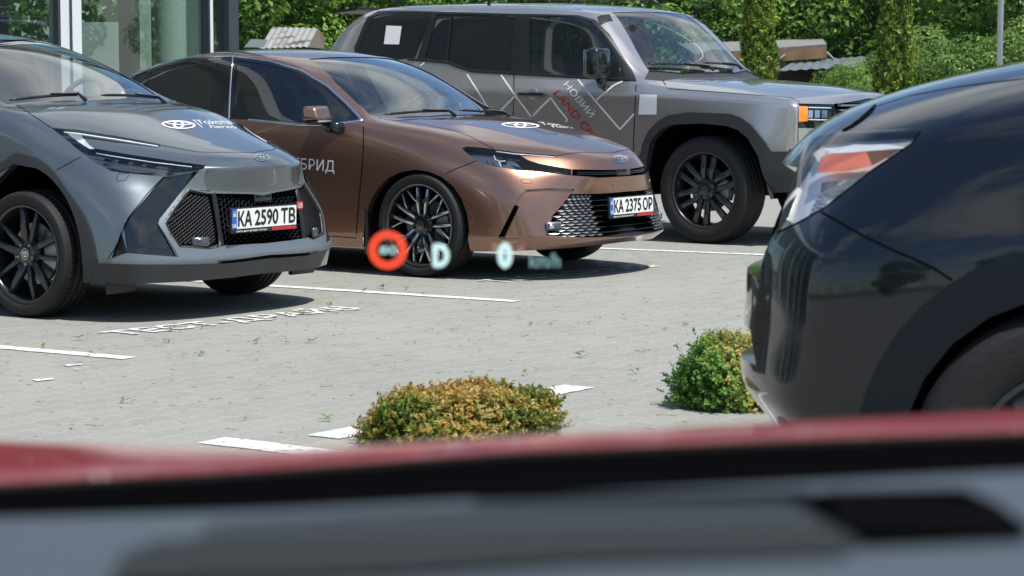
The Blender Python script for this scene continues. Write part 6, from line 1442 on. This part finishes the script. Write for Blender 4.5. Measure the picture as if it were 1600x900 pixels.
# ------------------------------------------------------------------ black off-roader next to our own car
def build_black():
    c = Car('parked_suv', 'glossy black off-road car with orange indicator in its headlight at the right edge', 'car', (1.575, 6.392), R(164), near=1)
    fr = [1, .84, .58, .28, 0]
    rows = [
     {'side': [(.60, .84, .40), (.45, .90, .38), (-.5, .90, .36), (-3.2, .90, .38), (-3.75, .82, .44)], 'front': [(0, .86, .42), (.4, .85, .42), (.75, .76, .41)], 'rear': [(0, -3.9, .48), (.6, -3.88, .48)]},
     {'side': [(.66, .865, .50), (.47, .94, .50), (0, .955, .52), (-.6, .925, .50), (-1.5, .915, .50), (-2.8, .95, .52), (-3.8, .84, .56)], 'front': [(0, .94, .52), (.4, .93, .52), (.75, .83, .51)], 'rear': [(0, -3.95, .6), (.6, -3.93, .6)]},
     {'side': [(.63, .875, .66), (.47, .945, .66), (0, .975, .72), (-.6, .935, .68), (-1.5, .925, .68), (-2.8, .97, .72), (-3.82, .85, .74)], 'front': [(0, .93, .68), (.4, .92, .68), (.75, .80, .67)], 'rear': [(0, -3.97, .76), (.6, -3.95, .76)]},
     {'side': [(.62, .875, .82), (.44, .93, .84), (0, .985, .925), (-.6, .94, .86), (-1.5, .93, .86), (-2.8, .97, .92), (-3.82, .85, .92)], 'front': [(0, .92, .84), (.4, .915, .84), (.75, .80, .83)], 'rear': [(0, -3.97, .95), (.6, -3.95, .95)]},
     {'side': [(.60, .865, .92), (.40, .905, .96), (0, .955, 1.03), (-.6, .935, 1.0), (-1.5, .93, 1.0), (-2.8, .93, 1.04), (-3.82, .85, 1.06)], 'front': [(0, .91, .92), (.4, .90, .92), (.75, .78, .92)], 'rear': [(0, -3.96, 1.08), (.6, -3.94, 1.08)]},
     {'side': [(.42, .845, 1.09), (.25, .895, 1.13), (0, .925, 1.165), (-.6, .93, 1.20), (-1.5, .91, 1.18), (-2.8, .90, 1.22), (-3.8, .83, 1.22)], 'front': [(0, .84, 1.10), (.4, .82, 1.10), (.75, .66, 1.09)], 'rear': [(0, -3.93, 1.25), (.6, -3.91, 1.24)]},
     {'side': [(.36, .80, 1.195), (.15, .83, 1.25), (-.1, .855, 1.285), (-.5, .87, 1.335), (-.75, .87, 1.33), (-1.5, .87, 1.34), (-2.6, .86, 1.31), (-3.4, .81, 1.33), (-3.74, .75, 1.33)], 'front': [(0, .72, 1.225), (.4, .70, 1.225), (.75, .54, 1.205)], 'rear': [(0, -3.86, 1.38), (.6, -3.84, 1.37)]},
    ]
    xs = [.15, -.1, -.5, -.75, -1.0, -1.3, -1.9, -2.5, -3.1, -3.5]
    tops = [
     [(.15, .22, .63, 1.31), (-.1, -.08, .65, 1.355), (-.5, -.5, .75, 1.395), (-.75, -.78, .76, 1.44), (-1.0, -1.03, .73, 1.56), (-1.3, -1.32, .70, 1.72), (-1.9, -1.9, .69, 1.79), (-2.5, -2.5, .69, 1.79), (-3.1, -3.1, .68, 1.77), (-3.5, -3.5, .65, 1.68)],
     [(.15, .30, .44, 1.330), (-.1, -.05, .46, 1.385), (-.5, -.46, .6, 1.42), (-.75, -.74, .65, 1.45), (-1.0, -.98, .62, 1.58), (-1.3, -1.28, .59, 1.76), (-1.9, -1.9, .57, 1.84), (-2.5, -2.5, .57, 1.84), (-3.1, -3.1, .56, 1.81), (-3.5, -3.55, .54, 1.7)],
     [(.15, .34, .22, 1.332), (-.1, -.02, .23, 1.39), (-.5, -.40, .3, 1.43), (-.75, -.68, .33, 1.46), (-1.0, -.93, .32, 1.59), (-1.3, -1.23, .3, 1.78), (-1.9, -1.9, .29, 1.86), (-2.5, -2.5, .29, 1.86), (-3.1, -3.1, .28, 1.83), (-3.5, -3.58, .27, 1.71)],
     [(.15, .35, 0, 1.332), (-.1, -.01, 0, 1.39), (-.5, -.38, 0, 1.43), (-.75, -.66, 0, 1.46), (-1.0, -.91, 0, 1.59), (-1.3, -1.21, 0, 1.785), (-1.9, -1.9, 0, 1.865), (-2.5, -2.5, 0, 1.865), (-3.1, -3.1, 0, 1.835), (-3.5, -3.6, 0, 1.715)],
    ]
    cr = [('row', 6, .4, 3, 11), ('frow', 1, .4, 0, 4), ('st', 3, .6, 1, 4), ('row', 1, .3, 0, 12), ('frow', 5, .25, 0, 4)]
    c.shell(dict(xs=xs, rows=rows, tops=tops, fr=fr, creases=cr))
    side = (0, 1, .15); pm = M['paint_black']
    A = []
    for k in range(17):
        a = math.pi*(-.16+1.32*k/16); A.append(Vector((.418*math.cos(a), .96, .395+.418*math.sin(a))))
    c.cut('arch', [tuple(p) for p in A]+[(-.38, .96, .05), (.38, .96, .05)], side, reach=.4)
    A2 = [Vector((p.x-2.8, p.y, p.z)) for p in A]
    c.cut('arch', [tuple(p) for p in A2]+[(-3.18, .96, .05), (-2.42, .96, .05)], side, reach=.4)
    AS = [c.snap(p) for p in A]; A2S = [c.snap(p) for p in A2]
    c.wells([AS, A2S], yin=.45, mat='liner', lip='flare_black')
    O = [Vector((.53*math.cos(math.pi*(-.1+1.2*k/24)), .96, .40+.53*math.sin(math.pi*(-.1+1.2*k/24)))) for k in range(25)]
    c.cut('flare', [tuple(p) for p in O]+[(-.6, .96, .2), (.6, .96, .2)], side); c.cut('flare', [(p.x-2.8, p.y, p.z) for p in O]+[(-3.4, .96, .2), (-2.2, .96, .2)], side)
    O = [Vector((.555*math.cos(math.pi*(-.1+1.2*k/20)), .96, .40+.555*math.sin(math.pi*(-.1+1.2*k/20)))) for k in range(21)]
    lamp = [(1272, 215), (1300, 208), (1333, 205.6), (1380, 203), (1433, 201), (1438, 206), (1424, 225), (1365.5, 264), (1288, 325), (1249.5, 347), (1214, 363.5), (1220, 338), (1237, 286), (1256, 241)]
    c.cut('lamp', lamp, (.75, .6, .2), dmin=-.1)
    c.cut('windscreen', [(-.43, 0, 1.345), (-.50, -.5, 1.33), (-.58, -.70, 1.32), (-1.02, -.67, 1.57), (-1.25, -.62, 1.72), (-1.18, 0, 1.775)], (.7, 0, .7), sym=True)
    c.cut('surround', [(-.72, .85, 1.30), (-1.05, .76, 1.56), (-1.33, .73, 1.69), (-1.9, .72, 1.75), (-2.5, .72, 1.75), (-3.1, .71, 1.72), (-3.45, .72, 1.5), (-3.4, .80, 1.37), (-2.5, .86, 1.33), (-1.5, .87, 1.30)], side)
    c.cut('side_window', [(-.82, .85, 1.31), (-1.08, .77, 1.54), (-1.36, .73, 1.67), (-1.85, .72, 1.72), (-1.85, .86, 1.32)], side, only=('surround',))
    c.cut('rear_side_window', [(-1.95, .72, 1.72), (-2.5, .72, 1.72), (-2.85, .72, 1.70), (-2.85, .84, 1.36), (-1.95, .86, 1.32)], side, only=('surround',))
    c.cut('grille', [(1.1, 0, 1.08), (1.0, .50, 1.08), (1.0, .60, .95), (1.0, .56, .80), (1.1, 0, .80)], (1, 0, 0), sym=True)
    c.cut('lower_grille', [(1.1, 0, .66), (1.0, .50, .66), (1.0, .60, .58), (1.1, 0, .56)], (1, 0, 0), sym=True)
    c.cut('bonnet', [(.80, 0, 1.16), (.74, .4, 1.16), (.56, .68, 1.155), (.30, .75, 1.20), (0, .775, 1.235), (-.45, .80, 1.26), (-.48, .6, 1.32), (-.38, 0, 1.34)], (.2, 0, 1), sym=True)
    c.part(['windscreen'], 'windscreen', M['glass_ws'], off=-.003); c.pair('surround', 'window_surround', M['gloss_black']); c.pair('side_window', 'front_door_window', M['glass_side'], off=-.003); c.pair('rear_side_window', 'rear_door_window', M['glass_dark'], off=-.003)
    c.part(['bonnet'], 'bonnet', pm); c.part(['grille'], 'grille', [M['void'], M['gloss_black']], off=-.05, wall=1); c.part(['lower_grille'], 'lower_air_intake', [M['void'], M['gloss_black']], off=-.05, wall=1)
    c.pair('flare', 'wheel_arch_flare', M['flare_black'], off=.004, wall=0)
    for i, hl in enumerate(c.pair('lamp', 'headlight', [M['lamp_silver'], M['gloss_black']], off=-.035, wall=1)):
        c.part(['lamp'+('#2' if i else '')], 'lamp_cover', M['glass_lamp'], off=.0, parent=hl)
        def bit(poly, mat, name, off=-.012, w=None, tk=.01):
            D = [c.P1(p) for p in poly]; D = [p+c.nrm(p)*off for p in D]
            if i: D = [mirv(p) for p in D]
            bm = bmesh.new()
            if w: tube(bm, D, w, 8)
            else: bm.faces.new([bm.verts.new(p) for p in D]); bmesh.ops.solidify(bm, geom=bm.faces[:], thickness=tk)
            bm_obj(name, bm, mat, hl)
        bit([(1279, 243), (1296, 236), (1350, 233.5), (1400, 231), (1386, 242), (1360, 256), (1320, 264), (1274, 268)], M['amber'], 'indicator_lens', -.008)
        bit([(1262, 232), (1275, 219), (1340, 212), (1425, 207), (1416, 222), (1340, 228), (1290, 232), (1270, 246)], M['lamp_silver'], 'lamp_inner_bezel', -.02)
        bit([(1270, 275), (1310, 270), (1352, 262), (1330, 282), (1290, 296), (1268, 292)], M['reflector'], 'lamp_reflector', -.03)
        bit([(1262, 298), (1290, 299), (1312, 292), (1285, 318), (1250, 340), (1246, 330)], M['reflector'], 'lamp_reflector', -.045)
        for k in range(6):
            bit([(1262-k*3+2, 297+k*7), (1280-k*4, 300+k*6.2)], M['chrome'], 'reflector_rib', -.03, .003)
        bit([(1300, 275), (1318, 272), (1328, 277), (1316, 285), (1302, 284)], M['lamp_lens_clear'], 'lamp_projector', -.02)
    c.gap([(1438, 206), (1424, 225), (1365.5, 264), (1288, 325), (1249, 347), (1214, 363.5)], .006); c.gap([(1283, 331), (1320, 352), (1352, 370), (1400, 393), (1430, 405), (1460, 420), (1488, 438)], .006)
    c.band('bonnet_groove_shade', [(1316, 205), (1332, 197), (1347, 186), (1358, 176), (1368, 165)], .032, M['gap'], .003, taper=True)  # dark wedge laid on the surface as the shade of the bonnet groove
    c.gap([(-.62, .93, 1.27), (-.60, .93, 1.0), (-.60, .93, .5)]); c.gap([(1318, 204), (1345, 187), (1366, 167), (1420, 150), (1500, 135), (1600, 123)], .006)
    for x in (0, -2.8):
        for sg in (-1, 1): c.wheel(x, sg*.95, .392, .245, .25, 'c')
    for sg in (-1, 1):
        m0 = Vector((-.95, sg*1.0, 1.37)); bm = bmesh.new(); box(bm, m0, (.14, .22, .2), bev=.05); mo = bm_obj('wing_mirror', bm, pm, c.root)
        bm = bmesh.new(); tube(bm, [m0+Vector((0, -sg*.04, -.06)), Vector((-.85, sg*.86, 1.27))], .035); bm_obj('mirror_foot', bm, M['gloss_black'], mo)
    c.cabin(-.5, -3.5, .80, .60, (-.8, 1.25), [(-1.6, -.40), (-1.6, .40), (-2.5, -.40), (-2.5, .40)], (-1.1, 1.30), None)
    bm = bmesh.new(); box(bm, (-1.5, 0, .42), (4.2, 1.4, .10)); bm_obj('underbody', bm, M['underbody'], c.root, False)
    c.finish(pm); return c
build_sedan(); build_crossover(); build_offroader(); build_black()
